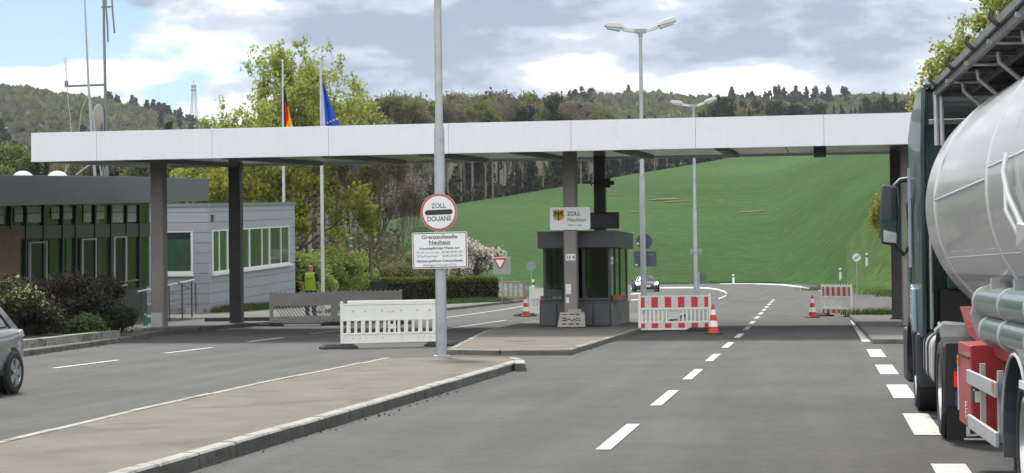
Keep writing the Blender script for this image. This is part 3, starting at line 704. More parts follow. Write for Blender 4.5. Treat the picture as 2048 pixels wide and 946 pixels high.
# wall volume: its face lies on X = XA
yN, yF = A_(-330, 500).y, A_(298, 500).y
MB().prism([(XA-.1, yN, .1), (XA-.1, yF, .1), (XA-.1, yF, A_(298, 400).z+.2), (XA-.1, yN, A_(-330, 405).z+.1)], (-10, 0, 0)).build('wall', facm, ofc)
xe = [28, 52, 95, 128, 152, 161, 193, 222, 252, 278, 297]
mb = MB()
for i in range(len(xe)-1):
    a, b_ = xe[i]+1.2, xe[i+1]-1.2
    if (xe[i], xe[i+1]) == (152, 161): continue
    f_ = lambda u: u/297
    mb.prism([A_(a, 600-f_(a)*28, -.08), A_(b_, 600-f_(b_)*28, -.08), A_(b_, 481-f_(b_)*8, -.08), A_(a, 481-f_(a)*8, -.08)], (.05, 0, 0))
mb.build('window_glazing', fglassg, ofc)
for k, (a, b_, t0, t1, c0, c1) in enumerate(((56, 92, 484, 482.5, 597, 594), (161, 191, 477.5, 476.5, 583, 579.5), (225, 251.5, 473, 472, 575, 572))):
    wf = MB()
    def rr_(a, b_, t0, t1, c0, c1, o_): return [A_(a, c0, o_), A_(b_, c1, o_), A_(b_, t1, o_), A_(a, t0, o_)]
    t_ = 3.2
    for q in (rr_(a, a+t_, t0, t0, c0, c0-.4, .0), rr_(b_-t_*.8, b_, t1+.2, t1, c1+.4, c1, .0), rr_(a+t_, b_-t_*.8, t0, t1, t0+3, t1+3, .0), rr_(a+t_, b_-t_*.8, c0-3.4, c1-3.2, c0-.4, c1, .0)): wf.prism(q, (.06, 0, 0))
    w_ = wf.build('window', mat('frame_grey', (.42, .42, .43), .5), ofc)
    MB().prism(rr_(a+t_, b_-t_*.8, t0+3, t1+3, c0-3.4, c1-3, -.02), (.03, 0, 0)).build('pane', mat('pane_black', (.006, .008, .008), .25, spec=.15), w_)
# dark spandrel band and clerestory
MB().prism([A_(-330, 482, -.05), A_(297, 473, -.05), A_(297, 447, -.05), A_(-330, 458, -.05)], (.07, 0, 0)).build('spandrel', mat('spandrel', (.02, .021, .02), .35), ofc)
MB().prism([A_(-330, 457, -.08), A_(297, 446.5, -.08), A_(297, 400, -.08), A_(-330, 412, -.08)], (.04, 0, 0)).build('clerestory', fglass, ofc)
lite = mat('clerestory_light', (.42, .47, .45), .3, var=.15, vscale=1.5)  # pale pane colour holds the reflected sky
for a, b_, t0, c0 in ((-8, 6, 417, 448), (28, 44, 416, 444), (54, 80, 413, 445), (102, 117, 415, 438), (126, 143, 415, 438), (166, 181, 410, 444), (192, 207, 413, 438), (223, 245, 409, 445), (253, 271, 411, 444)):
    wf = MB(); wf.prism([A_(a, c0, -.03), A_(b_, c0-.5, -.03), A_(b_, t0-.5, -.03), A_(a, t0, -.03)], (.03, 0, 0)); w_ = wf.build('clerestory_window', lite, ofc)
    wf = MB(); ym = t0+(c0-t0)*.42
    wf.prism([A_(a, ym+1, 0), A_(b_, ym+.5, 0), A_(b_, ym-1, 0), A_(a, ym-.5, 0)], (.02, 0, 0)); wf.build('glazing_bar', facm, w_)
for x in (18, 48, 84, 122, 148, 187, 219, 250, 276): MB().prism([A_(x, 600-x/297*28, -.02), A_(x+2.2, 600-x/297*28, -.02), A_(x+2.2, 410, -.02), A_(x, 410, -.02)], (.07, 0, 0)).build('mullion', facm, ofc)
MB().prism([A_(-330, 575, -.02), A_(26, 560, -.02), A_(26, 458, -.02), A_(-330, 466, -.02)], (.25, 0, 0)).build('brick_wall', None or mat('brick_pink', (.30, .19, .13), .9, var=.2, vscale=6, bump=.8, bscale=8), ofc)
p_ = [A_(-330, 575, .0), A_(26, 560, .0)]
MB().prism([(XA-.02, yN, .1), (XA-.02, A_(26, 500).y, .1), A_(26, 560, -.02), A_(-330, 575, -.02)], (.25, 0, 0)).build('brick_wall', mat('brick_pink', (.2, .14, .11)), ofc)
# rail along the glass
mb = MB(); mb.tube([A_(105, 592, .5), A_(150, 578, .5), A_(222, 567, .5), A_(276, 560, .5)], .03, 8); 
for x, y in ((110, 591), (160, 577), (225, 567)): mb.tube([A_(x, y, .5), (XA+.5, A_(x, y, .5).y, .12)], .02, 6)
tag(mb.build('handrail', mat('rail_dark', (.12, .12, .12), .4, .5)), 'thin dark handrail running along the foot of the glass front', 'handrail')
# things on the office roof
domem = mat('dome_white', (.75, .77, .8), .4)
for px, lab in ((46, 'white roof dome farther left on the customs office roof'), (115, 'white roof dome nearer the antenna mast on the customs office roof')):
    g = DP(px, 350, 64); mb = MB(); mb.lathe([(.34, -.12), (.34, -.02), (.31, .06), (.22, .14), (.1, .18), (.001, .19)], g+Vector((0, 0, -.05)), n=20)
    tag(mb.build('roof_dome', domem), lab, 'roof dome', 'white domes on the office roof')
galv = mat('galvanised', (.36, .39, .41), .5, .45, var=.15, vscale=2.5, wear=((.26, .29, .30), 3, .58))
pgreen = mat('mast_grey', (.20, .225, .22), .6, .3, var=.15, vscale=2)
zroofA = DP(200, 352, 66).z
am = thing('antenna_mast', 'tall grey antenna mast with a cross arm rising from the office roof', 'antenna', DP(210, 352, 66))
def T_(pts, r, d=66, n=8): return MB().tube([DP(a, b_, d) for a, b_ in pts], r, n)
T_([(214, 352), (212, 270), (210, 150), (208, 60), (206, -90)], [.06, .06, .055, .05, .04]).build('pole', pgreen, am)
T_([(133, 172), (213, 169)], .045).build('cross_arm', pgreen, am)
T_([(203, 14), (222, 13)], .04).build('upper_bracket', pgreen, am)
for pts in ([(212, 14), (215, 50), (216, 84)], [(222, -50), (225, 20), (229, 66)], [(211, -60), (212, 14)]): T_(pts, .035).build('rod_antenna', pgreen, am)
mb = MB(); q = DP(133, 170, 66); mb.lathe([(.001, -.08), (.07, -.08), (.07, .12), (.04, .16), (.001, .16)], q, n=10); mb.build('antenna_foot', pgreen, am)
for pts in ([(134, 164), (128, 114)], [(133, 164), (132, 112)]): T_(pts, .012, n=5).build('rod_antenna', mat('thin_rod', (.4, .42, .43), .5), am)
T_([(213, 352), (213, 338)], .09).build('foot_clamp', pgreen, am)
for pts, lab in (([(135, 176), (137, 210), (141, 240), (143, 275), (128, 352)], 'loose pale cable hanging from the left end of the antenna arm'), ([(181, 178), (163, 220), (158, 260), (150, 300), (128, 352)], 'thin pale cable sagging between mast and roof')):
    tag(T_(pts, .014, 65.6, 5).build('antenna_cable', mat('cable_pale', (.42, .43, .44), .6)), lab, 'cable')
wp = thing('whip_antenna', 'very tall thin white whip antenna on struts beside the antenna mast', 'antenna', DP(185, 352, 65))
T_([(190, 352), (184, 270), (177, 170), (171, 40), (166, -80)], [.06, .055, .045, .03, .02], 65).build('pole', galv, wp)
for pts in ([(152, 350), (186, 325), (187, 327)], [(178, 180), (190, 265), (203, 352)]): T_(pts, .03, 65).build('strut', galv, wp)
mb = MB(); c = DP(203, 243, 65.6); nn = (_r0*-1+_f0*.10+Vector((0, 0, .1))).normalized()
mb.lathe([(.001, .0), (.3, .03), (.52, .10), (.60, .15), (.62, .15), (.60, .11), (.3, -.0), (.001, -.03)], c, nn, 28)
dsh = thing('satellite_dish', 'beige satellite dish seen edge on beside the antenna mast', 'dish', DP(205, 352, 65.6)); mb.build('reflector', mat('dish_beige', (.36, .34, .29), .6), dsh)
MB().tube([c, c+Vector((.12, 0, -.5)), DP(206, 352, 65.6)], .035, 8).build('post', pgreen, dsh)

# ================================================================ PALE PANELLED BUILDING
Cn = G(419, 630); XB, YB = Cn.x, Cn.y; YB2 = XP(590, 500, XB).y
def rise(p): return p
pal = mat('pale_cladding', (.33, .35, .39), .45, .1, var=.05, vscale=.7, wear=((.29, .31, .35), 1.0, .6))
grv = mat('groove', (.05, .055, .065), .7)
off2 = thing('panelled_office', 'pale blue grey panelled flat roofed building behind the left canopy columns', 'building', (XB-4, YB+6, 0))
RB = .0386
ztop = XP(419, 411, XB).z; XW = XB-16
def rz_(y): return RB*(y-YB)
def wallpoly(x0_, x1_, y0_, y1_): return [(x0_, y0_), (x1_, y0_), (x1_, y1_), (x0_, y1_)]
c4 = wallpoly(XW, XB-.04, YB+.04, YB2-.04)
mb = MB(); vs = [(a, b_, -.05) for a, b_ in c4]+[(a, b_, ztop-.05+rz_(b_)) for a, b_ in c4]
mb.add(vs, [(3, 2, 1, 0), (4, 5, 6, 7), (0, 1, 5, 4), (1, 2, 6, 5), (2, 3, 7, 6), (3, 0, 4, 7)]); mb.build('wall_core', grv, off2)
# openings on the right-hand face (in Y, height above the tilt line)
def Yof(px): return XP(px, 500, XB).y
wy0, wy1 = Yof(424), Yof(579); wz0 = XP(424, 548, XB).z; wz1 = XP(424, 461, XB).z
lx0, lx1 = YP(331, 500, YB).x, YP(386, 500, YB).x; lz0, lz1 = YP(386, 548, YB).z, YP(386, 462, YB).z
mb = MB(); zc = ztop-.30; course = .443; zz = []
zl = zc
while zl > .45: zz.append((zl-course+.016, zl)); zl -= course
zz.append((-.05, zl)); zz.append((zc+.016, ztop-.04))
for z0_, z1_ in zz:
    # right face boards, split by the window
    if z1_ <= wz0-.09 or z0_ >= wz1: segs = [(YB, YB2, z0_, z1_)]
    else: segs = [(YB, wy0, z0_, z1_), (wy1, YB2, z0_, z1_)]+([(wy0, wy1, z0_, wz0-.005)] if z0_ < wz0-.02 else [])+([(wy0, wy1, wz1+.003, z1_)] if z1_ > wz1+.02 else [])
    for ya, yb, zl_, zh_ in segs:
        lo = lambda y: zl_ if zl_ < 0 else zl_+rz_(y)
        za, zb2 = max(lo(ya), -.05), max(lo(yb), -.05)
        v0, v1 = zh_+rz_(ya), zh_+rz_(yb)
        mb.prism([(XB-.04, ya, za), (XB-.04, yb, zb2), (XB-.04, yb, v1), (XB-.04, ya, v0)], (.04, 0, 0))
    if z1_ <= lz0 or z0_ >= lz1: segs = [(XW, XB-.045, z0_, z1_)]
    else: segs = [(XW, lx0, z0_, z1_), (lx1, XB-.045, z0_, z1_)]+([(lx0, lx1, z0_, lz0-.003)] if z0_ < lz0-.02 else [])+([(lx0, lx1, lz1+.003, z1_)] if z1_ > lz1+.02 else [])
    for xa, xb, zl_, zh_ in segs: mb.prism([(xa, YB, max(zl_, -.05)), (xb, YB, max(zl_, -.05)), (xb, YB, zh_), (xa, YB, zh_)], (0, .04, 0))
mb.build('cladding', pal, off2, bevel=.0)
mb = MB(); vs = [(XW, YB-.06), (XB+.06, YB-.06), (XB+.06, YB2+.06), (XW, YB2+.06)]
vv = [(a, b_, ztop-.05+rz_(b_)+.004) for a, b_ in vs]+[(a, b_, ztop+.10+rz_(b_)) for a, b_ in vs]
mb.add(vv, [(3, 2, 1, 0), (4, 5, 6, 7), (0, 1, 5, 4), (1, 2, 6, 5), (2, 3, 7, 6), (3, 0, 4, 7)]); mb.build('roof_edge', mat('roof_edge', (.19, .22, .26), .45, .3), off2)
wfm = mat('window_white', (.66, .69, .68), .5); cur = mat('curtain_green', (.025, .07, .04), .8, var=.25, vscale=2)
bglass = mat('window_glass', (.02, .035, .035), .06, spec=.7, coat=.5); bgreen = mat('window_green', (.035, .075, .045), .12, spec=.6, coat=.5, var=.3, vscale=.8)
def Bq(ya, yb, z0_, z1_, o_): return [(XB+o_, ya, z0_+rz_(ya)), (XB+o_, yb, z0_+rz_(yb)), (XB+o_, yb, z1_+rz_(yb)), (XB+o_, ya, z1_+rz_(ya))]
win = MB()
win.prism(Bq(wy0, wy1, wz0, wz0+.09, -.03), (.09, 0, 0)); win.prism(Bq(wy0, wy1, wz1-.06, wz1, -.03), (.05, 0, 0))
edges = [424, 438.5, 455, 478, 499, 524, 539, 562, 579]
for i, px in enumerate(edges):
    y = Yof(px); h_ = .16 if i in (0, 2, 4, 6, 8) else .07; a = y if i == 0 else y-h_/2; b_ = y+h_ if i == 0 else (y if i == 8 else y+h_/2)
    win.prism(Bq(a, b_, wz0+.09, wz1-.06, -.03), (.05, 0, 0))
wo = win.build('window_band', wfm, off2)
for i in range(8):
    MB().prism(Bq(Yof(edges[i]), Yof(edges[i+1]), wz0+.05, wz1-.03, -.03), (.012, 0, 0)).build('pane', [bgreen, bgreen, bgreen, bgreen, bglass, bgreen, bglass, bgreen][i], wo)
MB().prism(Bq(wy0-.1, wy1+.15, wz0-.09, wz0-.002, .0), (.16, 0, 0)).build('sill', wfm, off2)
win = MB(); win.bb(lx1-.1, lx1, YB-.01, YB+.03, lz0, lz1); win.bb(lx0, lx1-.1, YB-.01, YB+.03, lz0, lz0+.13); win.bb(lx0, lx0+.07, YB-.01, YB+.03, lz0+.13, lz1); win.bb(lx0+.07, lx1-.1, YB-.01, YB+.03, lz1-.05, lz1)
wo = win.build('window', wfm, off2)
MB().bb(lx0+.05, lx1-.05, YB+.0, YB+.02, lz0+.05, lz1-.02).build('pane', bglass, wo)
mb = MB()
for k in range(14):
    x = lx0+.1+(lx1-lx0-.25)*k/14; mb.bb(x, x+(lx1-lx0)/14*.86, YB-.008, YB-.002, lz0+.15, lz1-.35)
mb.build('blind', cur, wo)
MB().bb(lx0-.05, lx1+.05, YB-.12, YB-.015, lz0-.1, lz0-.003).build('sill', wfm, off2)
q = XP(420, 436, XB); MB().box((XB+.05, YB+.35, q.z), (.1, .1, .3)).build('wall_lamp', rust, off2, bevel=.01)
# ramp with steps and railing between the buildings
rp0 = Vector((XB-5.2, YB-6, .1)); 
mb = MB(); mb.prism([(XB-5.6, YB-7, .118), (XB-.3, YB-3.2, .118), (XB-.3, YB-3.2, .55), (XB-1.6, YB-4.2, .55)], (-1.2, 1.6, 0)); 
mb.bb(XB-.3, XB+.05, YB-3.2, YB-1.7, .118, .36)
rmp = mb.build('ramp', conc); tag(rmp, 'low concrete access ramp rising behind the front left canopy column', 'ramp')
rl = thing('ramp_railing', 'ramp railing with pale top rail and dark posts and bars', 'railing', DP(335, 640, 66))
D66 = lambda a, b_, d=66: DP(a, b_, d)
MB().tube([D66(275, 583.5, 63), D66(303, 578, 64), D66(332, 571.5, 66), D66(388, 559.5, 69)], .035, 8).build('top_rail', mat('rail_pale', (.6, .61, .62), .35, .4), rl)
rd = mat('rail_dark', (.12, .12, .12))
for px, t_, b_, d in ((284, 583, 640, 63.5), (338, 572, 645, 66), (364, 566, 642, 67.5), (383, 562, 634, 69), (391, 566, 625, 69.5)):
    MB().tube([DP(px, t_, d), DP(px+1, b_, d)], .028, 7).build('post', rd, rl)
for k in range(3):
    MB().tube([DP(338, 585+18*k, 66), DP(388, 576+18*k, 69)], .016, 6).build('bar', rd, rl)
MB().tube([DP(352, 562, 66), DP(380, 577, 68.5)], .022, 6).build('bar', rd, rl)
# planter bed
pk = [G(a, b_) for a, b_ in ((-700, 818), (50, 709), (150, 696.5), (252, 683))]
L = offset_line(pk, .16); mb = MB(); I = offset_line(L, .3)
for i in range(len(L)-1): mb.add([(L[i].x, L[i].y, .1), (L[i+1].x, L[i+1].y, .1), (I[i+1].x, I[i+1].y, .1), (I[i].x, I[i].y, .1), (L[i].x, L[i].y, .31), (L[i+1].x, L[i+1].y, .30), (I[i+1].x, I[i+1].y, .30), (I[i].x, I[i].y, .31)], [(4, 5, 6, 7), (0, 1, 5, 4), (2, 3, 7, 6), (1, 2, 6, 5)])
pb = mb.build('planter_wall', kerbm, None); tag(pb, 'low stone edging wall of the shrub bed beside the left lane', 'planter wall')
J = offset_line(I, 2.6); mb = MB()
for i in range(len(I)-1): mb.add([(I[i].x, I[i].y, .24), (I[i+1].x, I[i+1].y, .24), (J[i+1].x, J[i+1].y, .26), (J[i].x, J[i].y, .26)], [(0, 1, 2, 3)])
tag(mb.build('planting_soil', mat('bed_soil', (.045, .035, .025), .95, var=.4, vscale=3)), kind='structure')
# green bottle beside the column
g = Vector((cx_l-.36, cy_l-.25, .122)); bt = thing('watering_bottle', 'green plastic bottle standing at the foot of the left column', 'bottle', g)
MB().lathe([(.001, 0), (.055, 0), (.06, .02), (.06, .30), (.045, .38), (.025, .42), (.025, .44)], g, n=16).build('body', mat('bottle_green', (.01, .2, .07), .35), bt)
MB().lathe([(.03, .44), (.03, .48), (.001, .48)], g, n=12).build('cap', mat('cap_pale', (.6, .7, .65), .5), bt)
MB().lathe([(.061, .05), (.0615, .055), (.0615, .11), (.061, .115)], g, n=16).build('label_band', mat('cap_pale', (.6, .7, .65), .5), bt)

# ================================================================ LAMP POSTS
lampw = mat('lamp_head', (.60, .61, .62), .45, .1, var=.05); lens_m = mat('lamp_lens', (.42, .43, .42), .25)
def lamp_post(g, H, label, rz, rb=.105, rt=.055, step=4.5, slen=1.0):
    o = thing('street_lamp', label, 'street lamp', g, rz, 'double armed street lamps')
    mb = MB(); mb.tube([(0, 0, 0), (0, 0, step), (0, 0, step+.12), (0, 0, H-.25)], [rb, rb*.93, rb*.72, rt], 20); mb.build('pole', galv, o, world=False)
    MB().lathe([(rb+.05, 0), (rb+.05, .02), (rb+.002, .03)], (0, 0, .0)).build('collar', galv, o, world=False)
    mb = MB(); mb.prism([(-.2*slen, -.08, H-.16), (.2*slen, -.08, H-.16), (.24*slen, -.08, H), (-.24*slen, -.08, H)], (0, .16, 0)); mb.tube([(0, 0, H-.3), (0, 0, H-.15)], rt*1.35, 14); mb.build('yoke', mat('yoke', (.3, .33, .35), .5, .3), o, world=False, bevel=.01)
    for s_ in (-1, 1):
        rise_ = .16 if s_ < 0 else .30
        mb = MB(); mb.prism([(s_*.2*slen, -.07, H-.14), (s_*.2*slen, -.07, H-.01), (s_*.68*slen, -.07, H+rise_*.55), (s_*.68*slen, -.07, H+rise_*.55-.15)], (0, .14, 0)); mb.build('arm', lampw, o, world=False, bevel=.012)
        x0, x1 = .64*slen, 1.34*slen; z0, z1 = H+rise_*.5, H+rise_*1.15
        mb = MB(); prof = [(x0, z0-.06), (x0, z0+.07), (x0+.12, z0+.13), (x1-.1, z1+.09), (x1, z1), (x1, z1-.08)]
        mb.prism([(s_*a, -.16, b_) for a, b_ in prof], (0, .32, 0)); hd = mb.build('lamp_head', lampw, o, world=False, bevel=.02)
        mb = MB(); mb.prism([(s_*(x0+.05), -.13, z0-.02), (s_*(x1-.05), -.13, z1-.04), (s_*(x1-.1), -.13, z1-.17), (s_*(x0+.12), -.13, z0-.16)], (0, .26, 0)); mb.build('lens', lens_m, hd, world=False, bevel=.01)
    return o
g1 = G(883, 713, .135)
lamp_post(g1, 10.6, 'near thick galvanised lamp post on the front traffic island carrying the customs signs', -TH*0+R(2), .108, .06, 4.35)
MB().lathe([(.02, 0), (.02, .012), (.001, .012)], (g1.x+.02, g1.y-.105, g1.z+.72), (0, -1, 0), 10).build('cable_port', black) if False else None
lamp2 = DP(1288, 640, 69); lamp2.z = -.0
lamp_post(lamp2, 10.75, 'tall double armed street lamp behind the red and white barrier beside the booth', R(9), .115, .06, 5.2)
lamp3 = DP(1392, 600, 107); lamp3.z = -.02
lamp_post(lamp3, 11.3, 'farther double armed street lamp with small plate in front of the green field', R(9), .13, .08, 5.2)

# ================================================================ SIGNS
red = mat('sign_red', (.48, .035, .04), .4, var=.06, vscale=3)
redfade = mat('sign_red_faded', (.43, .07, .075), .45, var=.12, vscale=5)
backg = mat('sign_back', (.28, .31, .34), .5, .5, var=.08, vscale=3); backd = mat('sign_back_dark', (.10, .12, .15), .5, .3, var=.1, vscale=3)
sY = g1.y-.135
c0 = YP(878, 424.5, sY); rad = abs(YP(914.5, 424, sY).x-YP(841.5, 424, sY).x)/2
zs = thing('customs_stop_sign', 'round white ZOLL DOUANE sign with red rim and black bar on the near lamp post', 'sign', (c0.x, sY, c0.z))
mb = MB(); mb.lathe([(.001, -.01), (rad, -.01), (rad, .012), (rad-.012, .014), (.001, .014)], c0, (0, -1, 0), 48); mb.build('plate', mat('rim_pink', (.5, .27, .25), .5), zs)
mb = MB(); mb.lathe([(.001, .015), (rad-.014, .015), (rad-.014, .0165), (.001, .0165)], c0, (0, -1, 0), 48); mb.build('red_rim', redfade, zs)
mb = MB(); mb.lathe([(.001, .017), (rad*.875, .017), (rad*.875, .0185), (.001, .0185)], c0, (0, -1, 0), 48); mb.build('face', signw, zs)
tilt = Matrix.Rotation(R(2.2), 4, 'Y')
def SM(c, dx, dz): m = Matrix.Translation((c.x, sY-.0195, c.z)) @ Matrix.Rotation(R(-1.6), 4, 'Y') @ Matrix.Translation((dx, 0, dz)) @ Matrix.Rotation(R(90), 4, 'X'); return m
text('ZOLL', rad*.37, SM(c0, 0, rad*.34), mat('sign_ink', (.10, .13, .13), .5), 'lettering_zoll', zs, .0025, width=rad*.80)
text('DOUANE', rad*.37, SM(c0, 0, -rad*.36), mat('sign_ink', (.1, .13, .13), .5), 'lettering_douane', zs, .0025, width=rad*1.30)
mb = MB(); mb.prism([(a, 0, b_) for a, b_ in roundrect(0, 0, rad*1.52, rad*.27, rad*.134, 8)], (0, -.002, 0))
mb.build('bar', txtk, zs, world=False, tf=lambda p: Matrix.Rotation(R(-1.6), 4, 'Y') @ p + Vector((0, -.0195, 0)))
for k in range(2): MB().bb(c0.x-.115, c0.x+.115, sY+.01, sY+.26, c0.z-.2+.36*k, c0.z-.16+.36*k).build('clamp', galv, zs)
q0, q1 = YP(824.5, 537, sY), YP(935, 464, sY); q0 = Vector(((YP(824.5, 500, sY)).x, sY, YP(880, 537, sY).z)); q1 = Vector((YP(935, 500, sY).x, sY, YP(880, 464, sY).z))
rc = Vector(((q0.x+q1.x)/2, sY, (q0.z+q1.z)/2)); rw, rh = q1.x-q0.x, q1.z-q0.z
zb_s = thing('opening_hours_sign', 'rectangular white Grenzzollstelle Neuhaus opening hours sign on the near lamp post', 'sign', (rc.x, sY, q0.z))
rot = Matrix.Translation(rc) @ Matrix.Rotation(R(-.7), 4, 'Y')
def rp_(w_, h_, r_, y_, th, m_, nm, par=zb_s):
    MB().prism([(a, y_, b_) for a, b_ in roundrect(0, 0, w_, h_, r_)], (0, -th, 0)).build(nm, m_, par, tf=lambda p: rot @ p)
rp_(rw, rh, .04, .012, .02, mat('sign_pale', (.62, .64, .64), .4), 'plate'); rp_(rw-.035, rh-.035, .03, -.0085, .002, txtk, 'black_line'); rp_(rw-.062, rh-.062, .022, -.011, .002, signw, 'face')
ink = mat('sign_ink', (.1, .13, .13)); ink2 = mat('sign_ink_dark', (.05, .055, .06), .5)
def RM(dx, dz): return rot @ Matrix.Translation((dx, -.0135, dz)) @ Matrix.Rotation(R(90), 4, 'X')
u_ = rh/72.0
for body, px_, dz, sz, bold, wd, al in (('Grenzzollstelle', 0, 26, 10.6, .0022, 72, 'CENTER'), ('Neuhaus', 0, 15.5, 10.6, .0022, 43, 'CENTER'), ('Anmeldepflichtige Waren nur:', 0, 4, 6.4, .0016, 82, 'CENTER'),
        ('Mo-Fr', -47, -4, 6.4, 0, 16, 'LEFT'), ('(ohne Feiertage):', -30, -4, 4.0, 0, 29, 'LEFT'), ('05:00-20:00 Uhr', 4.5, -4, 6.4, .0003, 42, 'LEFT'), ('Sa/So/Feiertage:', -47, -11.5, 6.4, 0, 44, 'LEFT'), ('08:00-20:00 Uhr', 4.5, -11.5, 6.4, .0003, 42, 'LEFT'),
        ('Nächste geöffnete Grenzzollstelle:', 0, -21, 6.4, .0016, 94, 'CENTER'), ('Bietingen/Thayngen (CH)', 0, -29, 6.4, 0, 66, 'CENTER')):
    text(body, sz*u_, RM(px_*u_, dz*u_), ink2 if bold > .001 else ink, 'lettering', zb_s, bold, al, .0008, width=wd*u_)
mb = MB(); mb.bb(-.215, .215, -.0145, -.0135, 10.4*u_, 11.2*u_); mb.build('underline', ink2, zb_s, tf=lambda p: rot @ p)
for k in range(2): MB().bb(rc.x-.115, rc.x+.115, sY+.012, sY+.26, rc.z-.24+.44*k, rc.z-.2+.44*k).build('clamp', galv, zb_s)

def post_sign(name, label, px, base, d, plates, cat='sign', r=.03):
    g = DP(px, 500, d); g.z = tz(g) if base is None else base
    o = thing(name, label, cat, g); top = max(p[1] for p in plates)
    mb = MB(); mb.tube([(g.x, g.y, g.z), (g.x, g.y, top)], r, 10); mb.build('post', galv, o)
    return o, g
def disc_to(o, c, rr_, m_, y=-.05, nm='plate', th=.015): return MB().disc(c+Vector((0, y, 0)), (0, -1, 0), rr_, th, 32).build(nm, m_, o)
# give way sign on a square backing board
d = 100; k_ = d/3700
ztop_ = DP(1003, 513, d).z
o, g = post_sign('give_way_sign', 'red and white give way triangle mounted on a square grey board by the hedge', 1003, -.03, d, [(0, ztop_)])
a, b_ = DP(986, 549, d), DP(1022, 513, d)
MB().prism([(x_, g.y-.05, z_) for x_, z_ in roundrect((a.x+b_.x)/2, (a.z+b_.z)/2, b_.x-a.x, b_.z-a.z, .06)], (0, -.015, 0)).build('backing_board', mat('board_grey', (.30, .33, .31), .5, .3, var=.12, vscale=2), o)
def tri(c, w_, y_, m_, nm):
    h_ = w_*.87; MB().prism([(c.x-w_/2, y_, c.z+h_*.4), (c.x-w_*.46, y_, c.z+h_*.46), (c.x+w_*.46, y_, c.z+h_*.46), (c.x+w_/2, y_, c.z+h_*.4), (c.x+.03, y_, c.z-h_*.5), (c.x-.03, y_, c.z-h_*.5)], (0, -.012, 0)).build(nm, m_, o)
tc_ = DP(1000.5, 527, d)
tri(tc_, .82, g.y-.075, signw, 'white_edge'); tri(tc_, .76, g.y-.09, red, 'red_triangle'); tri(tc_+Vector((0, 0, .01)), .46, g.y-.105, signw, 'white_centre')
# backs of round signs
d = 117; zc_ = DP(1061, 532, d).z
o, g = post_sign('round_sign', 'pale back of a round road sign on a thin post left of the booth', 1062, -.03, d, [(0, zc_+.25)]); disc_to(o, Vector((g.x, g.y, zc_)), .31, backg, -.05)
d = 119; zc_ = DP(1402, 555, d).z
o, g = post_sign('round_sign', 'dark back of a low round road sign on the median right of the farther lamp', 1397, -.03, d, [(0, zc_+.35)], r=.05); disc_to(o, Vector((g.x+.2, g.y, zc_)), .31, backd, .07)
d = 128; zc_ = DP(1712, 515, d).z
o, g = post_sign('restriction_end_sign', 'round white end of restriction sign with grey diagonal bar at the right bend', 1713, None, d, [(0, zc_)])
disc_to(o, Vector((g.x, g.y, zc_)), .33, mat('rim_grey', (.25, .3, .33), .5), -.05); disc_to(o, Vector((g.x, g.y, zc_)), .27, signw, -.06, 'face')
MB().box((g.x, g.y-.075, zc_), (.46, .01, .07), rot=Matrix.Rotation(R(-42), 3, 'Y')).build('diagonal_bar', mat('bar_grey', (.13, .16, .18), .5), o)
for dx in (-.09, .09): MB().box((g.x+dx, g.y-.073, zc_+dx*-.4), (.12, .008, .05), rot=Matrix.Rotation(R(-42), 3, 'Y')).build('symbol', mat('symbol_grey', (.4, .43, .45), .5), o)
# plates on the second and third lamp
z0_ = DP(1290, 483, 69).z; c = Vector((lamp2.x+.03, lamp2.y+.16, z0_)); o = thing('round_sign', 'dark back of a round sign clamped to the tall lamp behind the booth', 'sign', c)
MB().disc(c, (0, -1, 0), .30, .015, 32).build('plate', backd, o); MB().bb(c.x-.03, c.x-.0, c.y-.05, c.y-.01, c.z-.3, c.z+.3).build('bracket', galv, o)
MB().bb(c.x-.28, c.x-.19, c.y-.0115, c.y-.009, c.z-.11, c.z-.03).build('sticker', signw, o)
a, b_ = DP(1267, 533.5, 69), DP(1312.5, 502, 69); c = Vector(((a.x+b_.x)/2, lamp2.y+.16, (a.z+b_.z)/2)); o = thing('rectangular_sign', 'dark back of a wide rectangular sign below the round one on the tall lamp', 'sign', c)
MB().prism([(x_, c.y, z_) for x_, z_ in roundrect(c.x, c.z, b_.x-a.x, b_.z-a.z, .04)], (0, -.015, 0)).build('plate', backd, o, bevel=.003)
MB().bb(a.x+.03, a.x+.14, c.y-.02, c.y-.0155, c.z-.25, c.z-.19).build('sticker', signw, o)
MB().bb(a.x+.1, b_.x-.1, c.y-.035, c.y-.0165, c.z-.012+.15, c.z+.012+.15).build('bracket', galv, o)
a, b_ = DP(1380, 510, 107), DP(1403.5, 497, 107); c = Vector(((a.x+b_.x)/2, lamp3.y-.16, (a.z+b_.z)/2)); o = thing('rectangular_sign', 'small grey plate on the farther street lamp in front of the field', 'sign', c)
MB().prism([(x_, c.y+.34, z_) for x_, z_ in roundrect(c.x, c.z, b_.x-a.x, b_.z-a.z, .05)], (0, -.02, 0)).build('plate', backg, o)
MB().bb(lamp3.x-.14, lamp3.x+.14, lamp3.y-.14, lamp3.y+.16, c.z-.03, c.z+.03).build('bracket', galv, o)
# chevron board glimpsed between column and truck
d = 118; q = DP(1813, 529, d); o, g = post_sign('chevron_board', 'small white board with dark chevron seen between the right column and the truck', 1813, None, d, [(0, q.z)])
MB().bb(q.x-.25, q.x+.9, g.y-.06, g.y-.04, q.z-.25, q.z+.25).build('board', signw, o)
mb = MB()
for k in range(3): x_ = q.x-.1+.33*k; mb.prism([(x_+.12, g.y-.062, q.z-.25), (x_+.26, g.y-.062, q.z-.25), (x_+.12, g.y-.062, q.z), (x_+.26, g.y-.062, q.z+.25), (x_+.12, g.y-.062, q.z+.25), (x_-.02, g.y-.062, q.z)], (0, -.003, 0))
mb.build('chevron', txtk, o)

